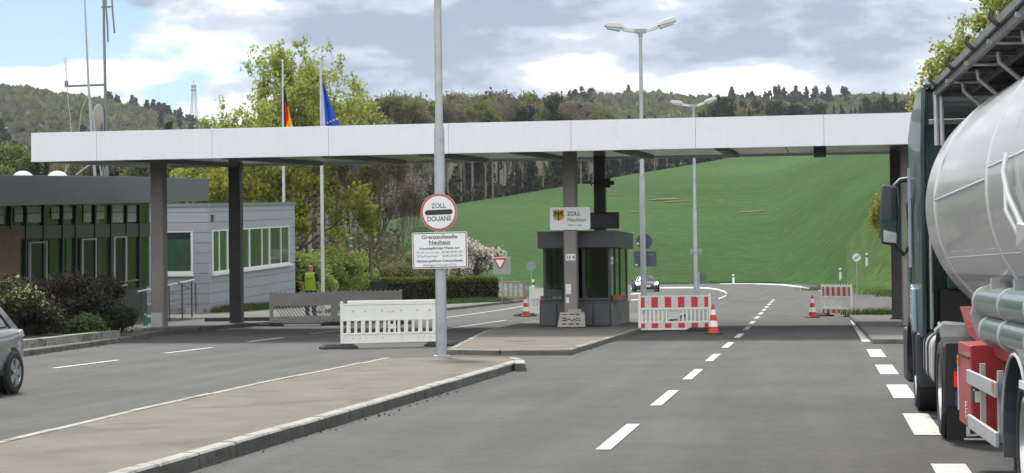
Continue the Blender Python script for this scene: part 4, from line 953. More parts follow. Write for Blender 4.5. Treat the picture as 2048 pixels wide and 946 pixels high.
# ================================================================ GUIDE POSTS
def guide_post(px, d, label, h=1.0, zb_=None, wd=.13):
    g = DP(px, 500, d); g.z = tz(g) if zb_ is None else zb_
    o = thing('guide_post', label, 'guide post', g, 0, 'white roadside guide posts')
    wm = mat('post_white', (.74, .76, .76), .5); w_ = wd/2
    mb = MB(); mb.prism([(-w_, -.05, 0), (w_, -.05, 0), (w_*.6, .05, 0), (-w_*.6, .05, 0)], (0, 0, h*.97-.0)); mb.build('body', wm, o, world=False, bevel=.01)
    MB().prism([(-w_-.004, -.055, h*.66), (w_+.004, -.055, h*.66), (w_+.004, -.055, h*.84), (-w_-.004, -.055, h*.78)], (0, .11, 0)).build('black_band', black, o, world=False)
    MB().bb(-.02, .02, -.062, -.056, h*.70, h*.77).build('reflector', mat('reflector', (.6, .62, .6), .2), o, world=False)
guide_post(1466, 214, 'white guide post at the foot of the field beyond the lane markings', 1.15, wd=.24)
guide_post(1680, 172, 'white guide post directly behind the diagonal slatted red and white barrier', 1.2, wd=.24)
guide_post(1733, 150, 'white guide post on the grass right of the round end sign', 1.15, wd=.2)
guide_post(680, 122, 'white guide post just behind the grey barrier near the bare tree', 1.1, wd=.2)
guide_post(1065.5, 132, 'white guide post half hidden behind the white barrier left of the booth', 1.2, wd=.2)
# guard rail far left of the booth
mb = MB(); pts = [DP(px, 585, dd) for px, dd in ((1075, 142), (1045, 136), (1010, 130), (975, 126))]
o = thing('guard_rail', 'grey steel guard rail between the hedge and the booth', 'guard rail', (pts[1].x, pts[1].y, -.03))
for i in range(3):
    a, b_ = pts[i], pts[i+1]
    mb.prism([(a.x, a.y, .35), (a.x, a.y-.06, .43), (a.x, a.y, .5), (a.x, a.y-.06, .58), (a.x, a.y, .66), (a.x, a.y+.02, .5)], (b_.x-a.x, b_.y-a.y, 0))
mb.build('beam', galv, o)
for p in pts: MB().bb(p.x-.05, p.x+.05, p.y+.02, p.y+.1, -.03, .6).build('post', galv, o)

# ================================================================ BARRIERS
bw = mat('barrier_white', (.70, .71, .68), .5, var=.03, vscale=3, wear=((.5, .5, .47), 3.5, .64)); bred = mat('barrier_red', (.50, .022, .025), .4, var=.1, vscale=5)
bgrey = mat('barrier_grey', (.46, .465, .46), .7, var=.08, vscale=2, wear=((.2, .2, .19), 3, .6)); rubber = mat('rubber', (.022, .022, .023), .85, var=.3, vscale=5, bump=.4, bscale=30)
bsil = mat('barrier_film', (.50, .52, .52), .35, var=.06, vscale=4)
def barrier(name, label, p0, p1, H=1.06, style='vertical', stripes=6, clear=.06, main=bw, group='plastic barrier fences', feet=True, nsl=16, foot_off=(0, 0)):
    p0 = Vector((p0.x, p0.y, 0)); p1 = Vector((p1.x, p1.y, 0)); L = (p1-p0).length; rz = math.atan2(p1.y-p0.y, p1.x-p0.x)
    o = thing(name, label, 'barrier', (p0+p1)/2, rz, group); h = L/2; T = .045
    kw = dict(world=False)
    for s_ in (-1, 1): MB().bb(s_*h-.03, s_*h+.03, -T/2-.008, T/2+.008, clear, H+.02).build('end_post', main, o, bevel=.008, **kw)
    zt0, zt1 = H*.635, H*.94; zb0, zb1 = clear+.04, clear+.2
    mb = MB(); mb.bb(-h+.03, h-.03, -T/2, T/2, zt0, zt1); mb.bb(-h+.03, h-.03, -T/2-.012, T/2+.012, zt0-.045, zt0); mb.bb(-h+.03, h-.03, -T/2-.012, T/2+.012, zt1, zt1+.03)
    board = mb.build('top_board', main, o, bevel=.006, **kw)
    mb = MB(); mb.bb(-h+.03, h-.03, -T/2, T/2, zb0, zb1); mb.bb(-h+.03, h-.03, -T/2-.012, T/2+.012, zb1, zb1+.04); mb.bb(-h+.03, h-.03, -T/2-.012, T/2+.012, clear, zb0)
    low = mb.build('bottom_board', main, o, bevel=.006, **kw)
    za, zz_ = zb1+.04, zt0-.045
    if style == 'round':
        n = 13; mb = MB()
        for k in range(n):
            x = -h+.03+(L-.06)*(k+.75)/(n+.5); ww = .034 if k % 2 else .05
            if k == 6: continue
            mb.lathe([(ww, za-.01), (ww, zz_+.01)], (x, 0, 0), (0, 0, 1), 10)
        mb.bb(-h+.03, h-.03, -.012, .012, zz_-.005, zz_+.01); mb.build('slat', main, o, **kw)
        x = 0.0; mb = MB(); mb.bb(x-.09, x-.045, -.03, .03, za, zz_); mb.bb(x+.045, x+.09, -.03, .03, za, zz_); mb.bb(x-.045, x+.045, -.03, .03, za+.09, zz_-.09); mb.build('plate_holder', main, o, **kw)
        mb = MB()
        for fx in (-.78, -.53, -.2, .19, .52, .77): mb.disc((fx*h, -T/2-.002, (zt0+zt1)/2+.02), (0, -1, 0), .032, .006, 14)
        for fx in (-.78, -.64, -.52, -.18, .2, .53, .65, .79): mb.disc((fx*h, -T/2-.002, (zb0+zb1)/2), (0, -1, 0), .02, .006, 10)
        mb.build('rivet', mat('rivet', (.5, .52, .5), .6), board, **kw)
        mb = MB(); mb.bb(-h+.14, h-.12, -T/2+.005, T/2-.005, zt1+.03, zt1+.10); mb.build('top_ledge', main, o, bevel=.015, **kw)
    elif style == 'vertical':
        mb = MB()
        for k in range(nsl+1):
            x = -h+.03+(L-.06)*(k+.35)/(nsl+.7)
            if abs(x) < .2: continue
            mb.bb(x-.022, x+.022, -.016, .016, za, zz_)
        mb.bb(-h+.03, h-.03, -.012, .012, zz_-.012, zz_+.01); mb.build('slat', main, o, bevel=.004, **kw)
        mb = MB(); mb.bb(-.18, .12, -.03, .03, za+.06, zz_-.07); mb.bb(-.19, -.15, -.02, .02, za, zz_); mb.bb(.1, .15, -.02, .02, za, zz_); mb.build('name_plate', bsil, o, bevel=.006, **kw)
    else:
        mb = MB(); n = int(L/.11); sk = (zz_-za)*(.62 if style == 'diagonal' else -.8)
        for k in range(n+1):
            x = -h+.03+(L-.06)*k/n
            xa, xb = x-sk/2, x+sk/2
            if min(xa, xb) < -h+.03 or max(xa, xb) > h-.03: continue
            mb.prism([(xa-.02, -.015, za), (xa+.02, -.015, za), (xb+.02, -.015, zz_), (xb-.02, -.015, zz_)], (0, .03, 0))
        mb.bb(-h+.03, -h+.1, -.012, .012, za, zz_); mb.bb(h-.1, h-.03, -.012, .012, za, zz_)
        mb.build('slat', main, o, **kw)
        mb = MB()
        n = int(L/.16)
        for k in range(n+1): x = -h+.04+(L-.08)*k/n; mb.bb(x-.02, x+.02, -.012, .012, zt1+.03, zt1+.09)
        mb.bb(-h+.04, h-.04, -.012, .012, zt1+.02, zt1+.045); mb.build('comb', main, o, **kw)
    if stripes:
        n = stripes; pr = (L-.12)/(n-1)
        for zq0, zq1, tgt in ((zt0+.012, zt1-.012, board), (zb0+.012, zb1-.012, low)):
            xs_ = []
            for k in range(n):
                x = -h+.06+pr*k; w_ = pr*.25; xs_ += [max(x-w_, -h+.045), min(x+w_, h-.045)]
            vs = [(x, -T/2-.004, z) for x in xs_ for z in (zq0, zq1)]; mf = MB()
            mf.v = vs
            for k in range(len(xs_)-1): mf.f.append((2*k, 2*k+2, 2*k+3, 2*k+1)); mf.m.append((k+1) % 2); mf.sm.append(False)
            mf.build('reflective_film', [bsil, bred], tgt, **kw)
    if feet:
        for k, s_ in enumerate((-1, 1)):
            f = MB(); x = s_*(h-.02)+foot_off[k]; ll, ww, hh = .42, .2, .11
            b0_ = [(x-ll, -ww-.08, 0), (x+ll, -ww-.08, 0), (x+ll, ww-.08, 0), (x-ll, ww-.08, 0)]; b1_ = [(x-ll+.1, -ww, hh), (x+ll-.1, -ww, hh), (x+ll-.1, ww-.12, hh), (x-ll+.1, ww-.12, hh)]
            f.add(b0_+[(a, b__, .04) for a, b__, c__ in b0_]+b1_, [(0, 1, 5, 4), (1, 2, 6, 5), (2, 3, 7, 6), (3, 0, 4, 7), (4, 5, 9, 8), (5, 6, 10, 9), (6, 7, 11, 10), (7, 4, 8, 11), (8, 9, 10, 11), (3, 2, 1, 0)])
            fo = f.build('foot', rubber, o, **kw)
            MB().bb(x-.18, x-.08, -.12, -.06, hh-.004, hh+.006).build('handle', black, fo, **kw)
    return o
pL, pR = G(684, 697), G(882, 692)
wb = barrier('safety_barrier', 'bright white plastic barrier with round slats left of the near lamp post', pL, pR, H=1.07, style='round', stripes=0, clear=.11, foot_off=(-.12, .05))
text('Barrier', .055, Matrix.Translation((0, -.027, .86)) @ Matrix.Rotation(R(90), 4, 'X'), mat('print_red', (.6, .22, .18), .6), 'x', None) if False else None
MB().bb(-.13, .06, -.029, -.0275, .83, .868).build('faded_print', mat('print_red', (.62, .40, .36), .6, wear=((.7, .7, .68), 40, .45)), wb, world=False)
pA, pB = G(1279, 664), G(1420, 662)
barrier('safety_barrier', 'wide red and white striped barrier with upright slats right of the booth', pA, pB, H=1.05, style='vertical', stripes=6, clear=.05, foot_off=(-.5, -.25))
pA, pB = G(1645, 632), G(1703, 633.5)
barrier('safety_barrier', 'narrow red and white barrier with diagonal slats near the right column', pA, pB, H=1.13, style='diagonal', stripes=6, clear=.06, foot_off=(.1, .35))
pA, pB = G(541, 652), G(668, 650); pC = G(803, 648)
barrier('safety_barrier', 'dull grey plastic barrier with diagonal slats beside the pale building', pA, pB, H=1.13, style='backdiag', stripes=0, clear=.08, main=bgrey)
barrier('safety_barrier', 'dull grey plastic barrier mostly hidden behind the bright white one', pB+Vector((.05, 0, 0)), pC, H=1.16, style='backdiag', stripes=0, clear=.08, main=bgrey, feet=True)
pA, pB = G(1061, 632), G(1145, 630)
barrier('safety_barrier', 'white plastic barrier with upright slats half hidden by the left side of the booth', pA, pB, H=1.12, style='vertical', stripes=0, clear=.1, nsl=11, foot_off=(-.3, 0))
# weathered crowd barrier
pA, pB = DP(995, 600, 108), DP(1048, 600, 108); L_ = (pB-pA).length
cbm = mat('weathered_red', (.30, .13, .11), .7, var=.3, vscale=6); o = thing('crowd_barrier', 'weathered red and white tubular barrier at the end of the hedge', 'barrier', (pA.x, pA.y, 0), math.atan2(pB.y-pA.y, pB.x-pA.x))
mb = MB(); mb.tube([(0, 0, .1), (0, 0, 1.0), (.1, 0, 1.1), (L_-.1, 0, 1.1), (L_, 0, 1.0), (L_, 0, .1)], .035, 8); mb.tube([(0, 0, .2), (L_, 0, .2)], .03, 8); mb.build('frame', cbm, o, world=False)
mb = MB()
for k in range(16): x = L_*(k+.7)/16.5; mb.tube([(x, 0, .2), (x, 0, 1.1)], .016, 5, cap=False)
mb.build('bars', mat('bar_white', (.42, .39, .38), .7, var=.3, vscale=5), o, world=False)
mb = MB()
for k in range(5): x = L_*(k+.35)/5.2; mb.bb(x, x+L_*.10, -.03, -.024, .3, 1.04)
mb.build('boards', mat('board_worn', (.45, .42, .42), .8, var=.25, vscale=5, wear=((.22, .1, .09), 5, .52)), o, world=False)

# ================================================================ TRAFFIC CONES
cred = mat('cone_red', (.52, .035, .02), .5, var=.08, vscale=6); cwh = mat('cone_white', (.72, .72, .70), .4)
def make_cone(g, label, H=.76, rz=0.0):
    o = thing('traffic_cone', label, 'traffic cone', g, rz, 'red and white traffic cones')
    rb_ = .155; f = lambda z: rb_-(rb_-.03)*z/H
    mb = MB(); zs_ = [.03, .20, .36, .52, .66, H]
    for i in range(5): mb.lathe([(f(zs_[i])+(.002 if i % 2 else 0), zs_[i]), (f(zs_[i+1])+(.002 if i % 2 else 0), zs_[i+1])], (0, 0, 0), n=24, mi=i % 2)
    mb.lathe([(f(H), H), (f(H)*.8, H+.012), (.001, H+.012)], (0, 0, 0), n=24); mb.build('body', [cred, cwh], o, world=False)
    MB().prism([(-.2, -.2, 0), (.2, -.2, 0), (.2, .2, 0), (-.2, .2, 0)], (0, 0, .035)).build('base', rubber, o, world=False, bevel=.01)
    MB().lathe([(.19, .033), (.175, .05), (f(.05), .055)], (0, 0, 0), n=24).build('skirt', cred, o, world=False)
    return o
cg = G(1427, 668); make_cone(cg, 'red and white traffic cone standing at the right end of the wide barrier', .80, .2)
cg = G(1625, 635); make_cone(cg, 'red and white traffic cone left of the narrow diagonal slatted barrier', .78, .5)
cg = G(1052, 633); make_cone(cg, 'red and white traffic cone left of the booth beside the white barrier', .80, .1)

# ================================================================ FLAGPOLES AND FLAGS
def flagpole(px, d, ytop, label):
    g = DP(px, 600, d); g.z = -.03; t_ = DP(px, ytop, d); H = t_.z+.03
    o = thing('flagpole', label, 'flagpole', g, 0, 'white flagpoles behind the canopy')
    MB().tube([(0, 0, 0), (0, 0, H*.55), (0, 0, H)], [.085, .075, .05], 12).build('pole', mat('flagpole_white', (.5, .51, .52), .4, .2, var=.1, vscale=2), o, world=False)
    MB().lathe([(.05, H), (.07, H+.02), (.07, H+.08), (.001, H+.12)], (0, 0, 0), n=12).build('cap', galv, o, world=False); return g
fp1 = flagpole(569.5, 97, 124, 'left flagpole of the pair rising behind the pale building'); fp2 = flagpole(646, 80, 118, 'right flagpole of the pair standing near the person in green')
def hanging_flag(g, d, ytop, ybot, w0, w1, cols, name, label, dr, seed, parts):
    zt_ = DP(600, ytop, d).z; zb__ = DP(600, ybot, d).z; nv, nu = 40, 34; rnd = random.Random(seed); V_ = []; 
    ph = [rnd.uniform(0, 6) for _ in range(4)]
    for i in range(nv+1):
        t_ = i/nv; z = zt_+(zb__-zt_)*t_
        for j in range(nu+1):
            s_ = j/nu; w_ = w0+(w1-w0)*t_**.9
            x = .06+w_*s_; y = (.06+.22*t_)*math.sin(s_*(9+2*t_)+ph[0]+t_*1.3)*(.3+s_)*.8+.04*math.sin(s_*21+ph[1]+3*t_)
            drop = (.55*s_*(1-t_*.2))*w_*.6 + .5*s_*min(1, t_*4+.3)
            V_.append((x, y, z-drop))
    F_ = []; mi_ = []
    for i in range(nv):
        for j in range(nu):
            a = i*(nu+1)+j; F_.append((a, a+1, a+nu+2, a+nu+1)); mi_.append(cols[1](i/nv, j/nu))
    rt = thing(name, label, 'flag', (g.x, g.y, zb__))
    o = npmesh('cloth', np.array([(v[0], v[1], v[2]-zb__) for v in V_]), np.array(F_), cols[0], np.array(mi_), True, rt)
    m_ = o.modifiers.new('s', 'SOLIDIFY'); m_.thickness = .006
    return rt
fk = mat('flag_black', (.012, .012, .014), .8, sub=.15); fr_ = mat('flag_red', (.8, .02, .02), .8, sub=.4); fg_ = mat('flag_gold', (.95, .62, .02), .8, sub=.4); fb_ = mat('flag_blue', (.03, .13, .62), .8, sub=.4); fw_ = mat('flag_white', (.6, .62, .68), .8, sub=.2)
hanging_flag(fp1, 97, 172, 300, .05, .95, ([fk, fr_, fg_], lambda t_, s_: 0 if s_ < .26-.18*t_ or (t_ < .16) else (1 if (s_+t_*1.35) < .98 else 2)), 'german_flag', 'limp black red and gold flag on the left flagpole', 1, 3, 0)
eu = hanging_flag(fp2, 80, 160, 300, .07, 1.5, ([fb_, fw_], lambda t_, s_: 1 if s_ < .09 else 0), 'european_flag', 'limp blue flag with gold stars on the right flagpole', 1, 5, 0)
mb = MB()
for k in range(4):
    cx_, cz_ = .36+.13*k, 1.15+.05*k
    st = [(cx_+math.cos(math.pi/2+i*math.pi/5)*(.06 if i % 2 == 0 else .025), -.28, cz_+math.sin(math.pi/2+i*math.pi/5)*(.06 if i % 2 == 0 else .025)) for i in range(10)]
    mb.prism(st, (0, -.004, 0))
mb.build('stars', fg_, eu, world=False)

# lattice tower on the far hill
d = 1500; tb, tt = DP(388, 243, d), DP(387, 173, d); H = tt.z-tb.z; o = thing('lattice_tower', 'tall pale lattice transmission tower on the far left hill', 'tower', tb)
mb = MB()
def lw_(z): return 2.6-(2.6-1.2)*z/H
for sx, sy_ in ((-1, -1), (1, -1), (1, 1), (-1, 1)): mb.tube([(sx*lw_(0), sy_*lw_(0), 0), (sx*lw_(H), sy_*lw_(H), H)], .2, 5)
nn_ = 10
for k in range(nn_):
    z0, z1 = H*k/nn_, H*(k+1)/nn_
    for (ax, ay), (bx_, by_) in (((-1, -1), (1, -1)), ((1, -1), (1, 1)), ((1, 1), (-1, 1)), ((-1, 1), (-1, -1))):
        mb.tube([(ax*lw_(z0), ay*lw_(z0), z0), (bx_*lw_(z1), by_*lw_(z1), z1)], .1, 4, cap=False); mb.tube([(bx_*lw_(z0), by_*lw_(z0), z0), (ax*lw_(z1), ay*lw_(z1), z1)], .1, 4, cap=False)
mb.build('lattice', mat('tower_grey', (.36, .38, .4), .7), o, world=False)
mb = MB(); mb.lathe([(.001, 0), (2.6, 0), (2.6, .6), (.001, .6)], (0, 0, H-3), n=10); mb.lathe([(.001, 0), (2.2, 0), (2.2, 1.6), (.001, 1.6)], (0, 0, H-.4), n=10); mb.tube([(0, 0, H), (0, 0, H+5)], .3, 6); mb.build('platform', mat('tower_grey', (.36, .38, .4)), o, world=False)

# ================================================================ PERSON
def skinned(name, verts, edges, radii, m_, parent, root=0, sub=2, loc_local=True):
    me = bpy.data.meshes.new(name); me.from_pydata(verts, edges, []); o = bpy.data.objects.new(name, me); COL.objects.link(o)
    sk = o.modifiers.new('skin', 'SKIN'); sk.use_smooth_shade = True; ss = o.modifiers.new('sub', 'SUBSURF'); ss.levels = ss.render_levels = sub
    if not me.skin_vertices: me.attributes.new('x', 'FLOAT', 'POINT')
    for i, r_ in enumerate(radii):
        q = me.skin_vertices[0].data[i]; q.radius = (r_, r_) if not isinstance(r_, tuple) else r_; q.use_root = (i == root)
    dg = bpy.context.evaluated_depsgraph_get(); dg.update(); nm = bpy.data.meshes.new_from_object(o.evaluated_get(dg)); bpy.data.objects.remove(o)
    nm.materials.clear(); nm.materials.append(m_); nm.polygons.foreach_set('use_smooth', [True]*len(nm.polygons))
    q = bpy.data.objects.new(name, nm); COL.objects.link(q); q.parent = parent; return q
skin = mat('skin', (.50, .26, .19), .6, var=.06, vscale=6)
pg = DP(621.5, 620, 66); pz = DP(621.5, 528, 66).z-1.84
per = thing('person', 'person seen from behind in a bright yellow green work shirt standing beyond the grey barrier', 'person', (pg.x, pg.y, pz), R(-4))
V_ = []; E_ = []; Rr = []
def jv(p, r_, par=None):
    V_.append(p); Rr.append(r_)
    if par is not None: E_.append((par, len(V_)-1))
    return len(V_)-1
pel = jv((0, 0, .96), (.15, .11)); wa = jv((0, 0, 1.12), (.14, .105), pel); ch = jv((0, 0, 1.34), (.165, .12), wa); sh = jv((0, .0, 1.47), (.12, .09), ch); ne = jv((0, -.0, 1.56), .06, sh); h0 = jv((0, .01, 1.65), .082, ne); h1 = jv((0, .012, 1.745), .088, h0); h2 = jv((0, .01, 1.80), .055, h1)
nose = jv((0, .10, 1.69), .018, h0)
for s_ in (-1, 1):
    s1 = jv((s_*.20, 0, 1.45), .068, sh); s2 = jv((s_*.265, -.01, 1.30), .053, s1); el = jv((s_*.30, -.02, 1.14), .045, s2); fa = jv((s_*.305, .05, 1.0), .042, el); wr = jv((s_*.30, .10, .89), .03, fa)
    pa = jv((s_*.298, .115, .83), (.036, .022), wr)
    for k, (dx, dy, ll) in enumerate(((-.0, .03, .085), (0, .012, .095), (0, -.008, .09), (0, -.028, .07))):
        f0 = jv((s_*.298, .115+dy, .785), .010, pa); f1 = jv((s_*.290, .118+dy, .785-ll*.5), .009, f0); jv((s_*.280, .118+dy, .785-ll*.85), .008, f1)
    th0 = jv((s_*.285, .15, .825), .012, wr); jv((s_*.275, .165, .79), .010, th0)
    hp = jv((s_*.10, 0, .88), .095, pel); kn = jv((s_*.12, .01, .50), .062, hp); cf = jv((s_*.125, -.015, .36), .058, kn); an = jv((s_*.13, -.02, .09), .042, cf); jv((s_*.135, .12, .045), .038, an)
skinned('body', V_, E_, Rr, skin, per)
hiv = mat('hi_vis_shirt', (.36, .60, .02), .8, var=.06, vscale=4); nav = mat('navy_trousers', (.012, .014, .022), .85)
def loft_rings(rings, n=20):
    mb = MB(); vs = []
    for (cx_, cy_, cz_, a, b_) in rings:
        for j in range(n):
            t = 2*math.pi*j/n; vs.append((cx_+math.cos(t)*a, cy_+math.sin(t)*b_, cz_))
    mb.add(vs, [(i*n+j, i*n+(j+1) % n, (i+1)*n+(j+1) % n, (i+1)*n+j) for i in range(len(rings)-1) for j in range(n)], 0, True); return mb
mb = loft_rings([(0, 0, .90, .195, .145), (0, 0, .93, .198, .148), (0, 0, 1.05, .195, .145), (0, 0, 1.2, .205, .15), (0, 0, 1.36, .225, .155), (0, 0, 1.45, .215, .135), (0, 0, 1.50, .15, .105), (0, 0, 1.53, .085, .08)])
sh_ = mb.build('shirt', hiv, per, world=False, angle=80)
for s_ in (-1, 1):
    MB().tube([(s_*.17, 0, 1.47), (s_*.225, 0, 1.42), (s_*.285, -.012, 1.22)], [.085, .085, .072], 14, cap=False).build('sleeve', mat('sleeve_dark', (.02, .025, .03), .85), sh_, world=False)
MB().bb(-.10, .10, -.163, -.158, 1.30, 1.335).build('back_print', mat('print_dark', (.08, .14, .04), .8, wear=((.36, .6, .02), 45, .5)), sh_, world=False)
mb = loft_rings([(0, 0, .98, .185, .135), (0, 0, .9, .19, .14), (0, 0, .84, .185, .13)])
for s_ in (-1, 1):
    mb.tube([(s_*.095, 0, .90), (s_*.12, .01, .50), (s_*.13, -.015, .10)], [.105, .085, .075], 14)
mb.build('trousers', nav, per, world=False, angle=80)
mb = MB()
for s_ in (-1, 1): mb.prism([(s_*.135-.05, -.08, 0), (s_*.135+.05, -.08, 0), (s_*.135+.05, .18, 0), (s_*.135-.05, .18, 0)], (0, 0, .09))
mb.build('shoes', black, per, world=False, bevel=.025)
# little raised footway the person stands on
a = Vector((pg.x-3.2, pg.y-2.2, 0)); slab('pavement', [a, a+Vector((6, 1.2, 0)), a+Vector((6, 6, 0)), a+Vector((0, 6, 0))], -.03, pz, pave)

# ================================================================ CARS
tyre_m = mat('tyre', (.016, .016, .017), .8, bump=.3, bscale=40); rimm = mat('rim_alloy', (.42, .43, .45), .3, .7); chrome = mat('chrome', (.62, .63, .64), .16, .95)
def wheel(parent, c, r, w_, side, rim=rimm, spokes=10, world=False, nuts=False, hubdepth=.03):
    """side = +1 / -1: outer face direction along local x"""
    c = Vector(c); ax = (side, 0, 0)
    mb = MB(); mb.lathe([(r*.66, w_*.42), (r*.72, w_*.5), (r*.9, w_*.5), (r*.985, w_*.40), (r, w_*.25), (r, -w_*.25), (r*.985, -w_*.4), (r*.9, -w_*.5), (r*.66, -w_*.5)], c, ax, 36)
    ty = mb.build('tyre', tyre_m, parent, world=world)
    mb = MB()
    if nuts:   # truck disc wheel with hub and nuts
        mb.lathe([(r*.665, w_*.44), (r*.64, w_*.47), (r*.60, w_*.40), (r*.58, w_*.2), (r*.5, w_*.12), (r*.34, w_*.14), (r*.24, w_*.30), (r*.22, w_*.36), (r*.10, w_*.40), (.001, w_*.40)], c, ax, 36)
        o = mb.build('rim', rim, ty, world=world)
        mb = MB()
        for k in range(10):
            a = 2*math.pi*k/10; p = c+Vector((side*w_*.14, math.cos(a)*r*.42, math.sin(a)*r*.42)); mb.lathe([(.022, 0), (.022, .05), (.012, .075), (.001, .075)], p, ax, 8)
        mb.build('wheel_nuts', chrome, o, world=world)
    else:
        mb.lathe([(r*.66, w_*.44), (r*.64, w_*.46), (r*.60, w_*.36), (r*.58, 0)], c, ax, 36)
        mb.lathe([(.15*r, w_*.42), (.13*r, w_*.5), (.001, w_*.5)], c, ax, 16)
        for k in range(spokes):
            a = 2*math.pi*(k//2)/(spokes/2)+(-1)**k*.16; d_ = Vector((0, math.cos(a), math.sin(a))); t_ = Vector((0, -math.sin(a), math.cos(a)))
            x0_ = Vector((side*w_*.47, 0, 0)); p0_ = c+x0_+d_*r*.1; p1_ = c+Vector((side*w_*.48, 0, 0))+d_*r*.63
            mb.prism([p0_-t_*.028*r/.33, p0_+t_*.028*r/.33, p1_+t_*.034*r/.33, p1_-t_*.034*r/.33], (-side*.03, 0, 0))
        mb.build('rim', rim, ty, world=world)
        MB().lathe([(r*.64, w_*.38), (.001, w_*.38)], c, ax, 24).build('brake', mat('brake_dark', (.05, .05, .05), .6, .5), ty, world=world)
    return ty
def loft(stations, parent, name, m_, sub=1, cap=True):
    """stations: list of lists of points (same count), right half; mirrored in x"""
    full = [[(-x, y, z) for x, y, z in st[::-1] if abs(x) > 1e-4]+st for st in stations]; n = len(full[0]); vs = [p for st in full for p in st]
    fs = [(i*n+j, (i+1)*n+j, (i+1)*n+j+1, i*n+j+1) for i in range(len(full)-1) for j in range(n-1)]
    fs += [(i*n+n-1, (i+1)*n+n-1, (i+1)*n, i*n) for i in range(len(full)-1)]
    if cap: fs += [tuple(range(n)), tuple(range((len(full)-1)*n, len(full)*n))[::-1]]
    me = bpy.data.meshes.new(name); me.from_pydata(vs, [], fs); me.materials.append(m_); me.polygons.foreach_set('use_smooth', [True]*len(fs)); me.update()
    o = bpy.data.objects.new(name, me); COL.objects.link(o); o.parent = parent
    import bmesh
    b = bmesh.new(); b.from_mesh(me); bmesh.ops.recalc_face_normals(b, faces=b.faces); b.to_mesh(me); b.free()
    if sub: s_ = o.modifiers.new('sub', 'SUBSURF'); s_.levels = s_.render_levels = 2
    return o
def car(label, loc, rz, body, green, paint_, W, wheels, wr, name='parked_car', cat='car', lights_on=False, tail=True):
    o = thing(name, label, cat, loc, rz)
    st = []
    for (y, zl, zs_, zt_, w_) in body:       # zl underside, zs_ shoulder, zt_ centre of the deck, w_ half width
        st.append([(0, y, zl), (w_*.8, y, zl), (w_*.96, y, zl+.08), (w_, y, zl+(zs_-zl)*.35), (w_*1.0, y, zl+(zs_-zl)*.72), (w_*.965, y, zs_-.03), (w_*.90, y, zs_+.012), (w_*.5, y, (zs_+zt_)/2+.01), (0, y, zt_)])
    bo = loft(st, o, 'body', paint_)
    gl = mat('car_glass', (.012, .015, .018), .04, spec=.8, coat=.6)
    st = [[(0, y, zb2-.05), (wb_, y, zb2-.05), (wb_*.985, y, zb2+.02), ((wb_+wt)/2+.012, y, (zb2+zt2)/2), (wt+.02, y, zt2-.07), (wt-.05, y, zt2-.012), (wt*.5, y, zt2), (0, y, zt2+.005)] for (y, wb_, wt, zb2, zt2) in green]
    loft(st, o, 'cabin_glass', gl)
    ys = [g[0] for g in green if g[4] > green[0][4]+.3]
    rf = [[(0, y, zt2-.015), (wt*.6, y, zt2-.02), (wt+.025, y, zt2-.075), (wt+.03, y, zt2-.05), (wt-.04, y, zt2+.008), (wt*.5, y, zt2+.02), (0, y, zt2+.026)] for (y, wb_, wt, zb2, zt2) in green if y in ys]
    loft(rf, o, 'roof', paint_)
    # pillars
    g0, g1_, g2, g3 = green[0], green[1], green[-2], green[-1]
    for s_ in (-1, 1):
        MB().tube([(s_*(g0[1]-.0), g0[0], g0[3]+.0), (s_*(g1_[2]+.0), g1_[0], g1_[4]-.04)], .032, 6).build('front_pillar', paint_, o, world=False)
        MB().prism([(s_*(g3[1]+.005), g3[0]-.02, g3[3]-.02), (s_*(g3[1]+.01), g3[0]-.28, g3[3]-.02), (s_*(g2[2]+.035), g2[0]-.18, g2[4]-.05), (s_*(g2[2]+.035), g2[0]+.02, g2[4]-.05)], (-s_*.05, 0, 0)).build('rear_pillar', paint_, o, world=False, bevel=.01)
        ym = (g1_[0]+g2[0])/2; MB().prism([(s_*(g1_[1]+.008), ym-.04, g1_[3]), (s_*(g1_[1]+.008), ym+.04, g1_[3]), (s_*(g1_[2]+.036), ym+.03, g1_[4]-.06), (s_*(g1_[2]+.036), ym-.03, g1_[4]-.06)], (-s_*.03, 0, 0)).build('door_pillar', black, o, world=False)
        MB().bb(s_*(W+.02), s_*(W+.16), g0[0]+.32, g0[0]+.42, g0[3]+.02, g0[3]+.16).build('door_mirror', paint_, o, world=False, bevel=.03)
    for y in wheels:
        for s_ in (-1, 1):
            MB().lathe([(.001, 0), (wr*1.16, 0), (wr*1.16, .012), (.001, .012)], (s_*(W-.012), y, wr+.01), (s_, 0, 0), 36).build('wheel_arch', black, bo, world=False)
            wheel(o, (s_*(W-.06), y, wr), wr, .225, s_)
    return o
grey_paint = mat('car_paint_grey', (.20, .21, .245), .3, .3, coat=1.0, var=.03, vscale=2)
wl = G(21, 788)
cy = wl.y-1.46
carL = car('blue grey estate car driving out of the frame on the left lane', (wl.x-.82, cy, 0), R(2.5),
    [(-2.28, .35, .55, .60, .62), (-2.15, .22, .66, .74, .80), (-1.6, .2, .80, .92, .89), (-.9, .2, .90, 1.0, .91), (0, .2, .93, 1.0, .92), (1.0, .2, .95, 1.0, .92), (1.7, .22, .97, 1.02, .91), (2.12, .26, .96, 1.0, .84), (2.26, .34, .86, .9, .74)],
    [(-1.05, .80, .60, .92, .96), (-.35, .80, .62, .94, 1.46), (.5, .80, .62, .94, 1.51), (1.45, .79, .60, .95, 1.46), (2.18, .74, .52, .95, 1.05)], grey_paint, .91, (-1.35, 1.46), .32, 'estate_car')
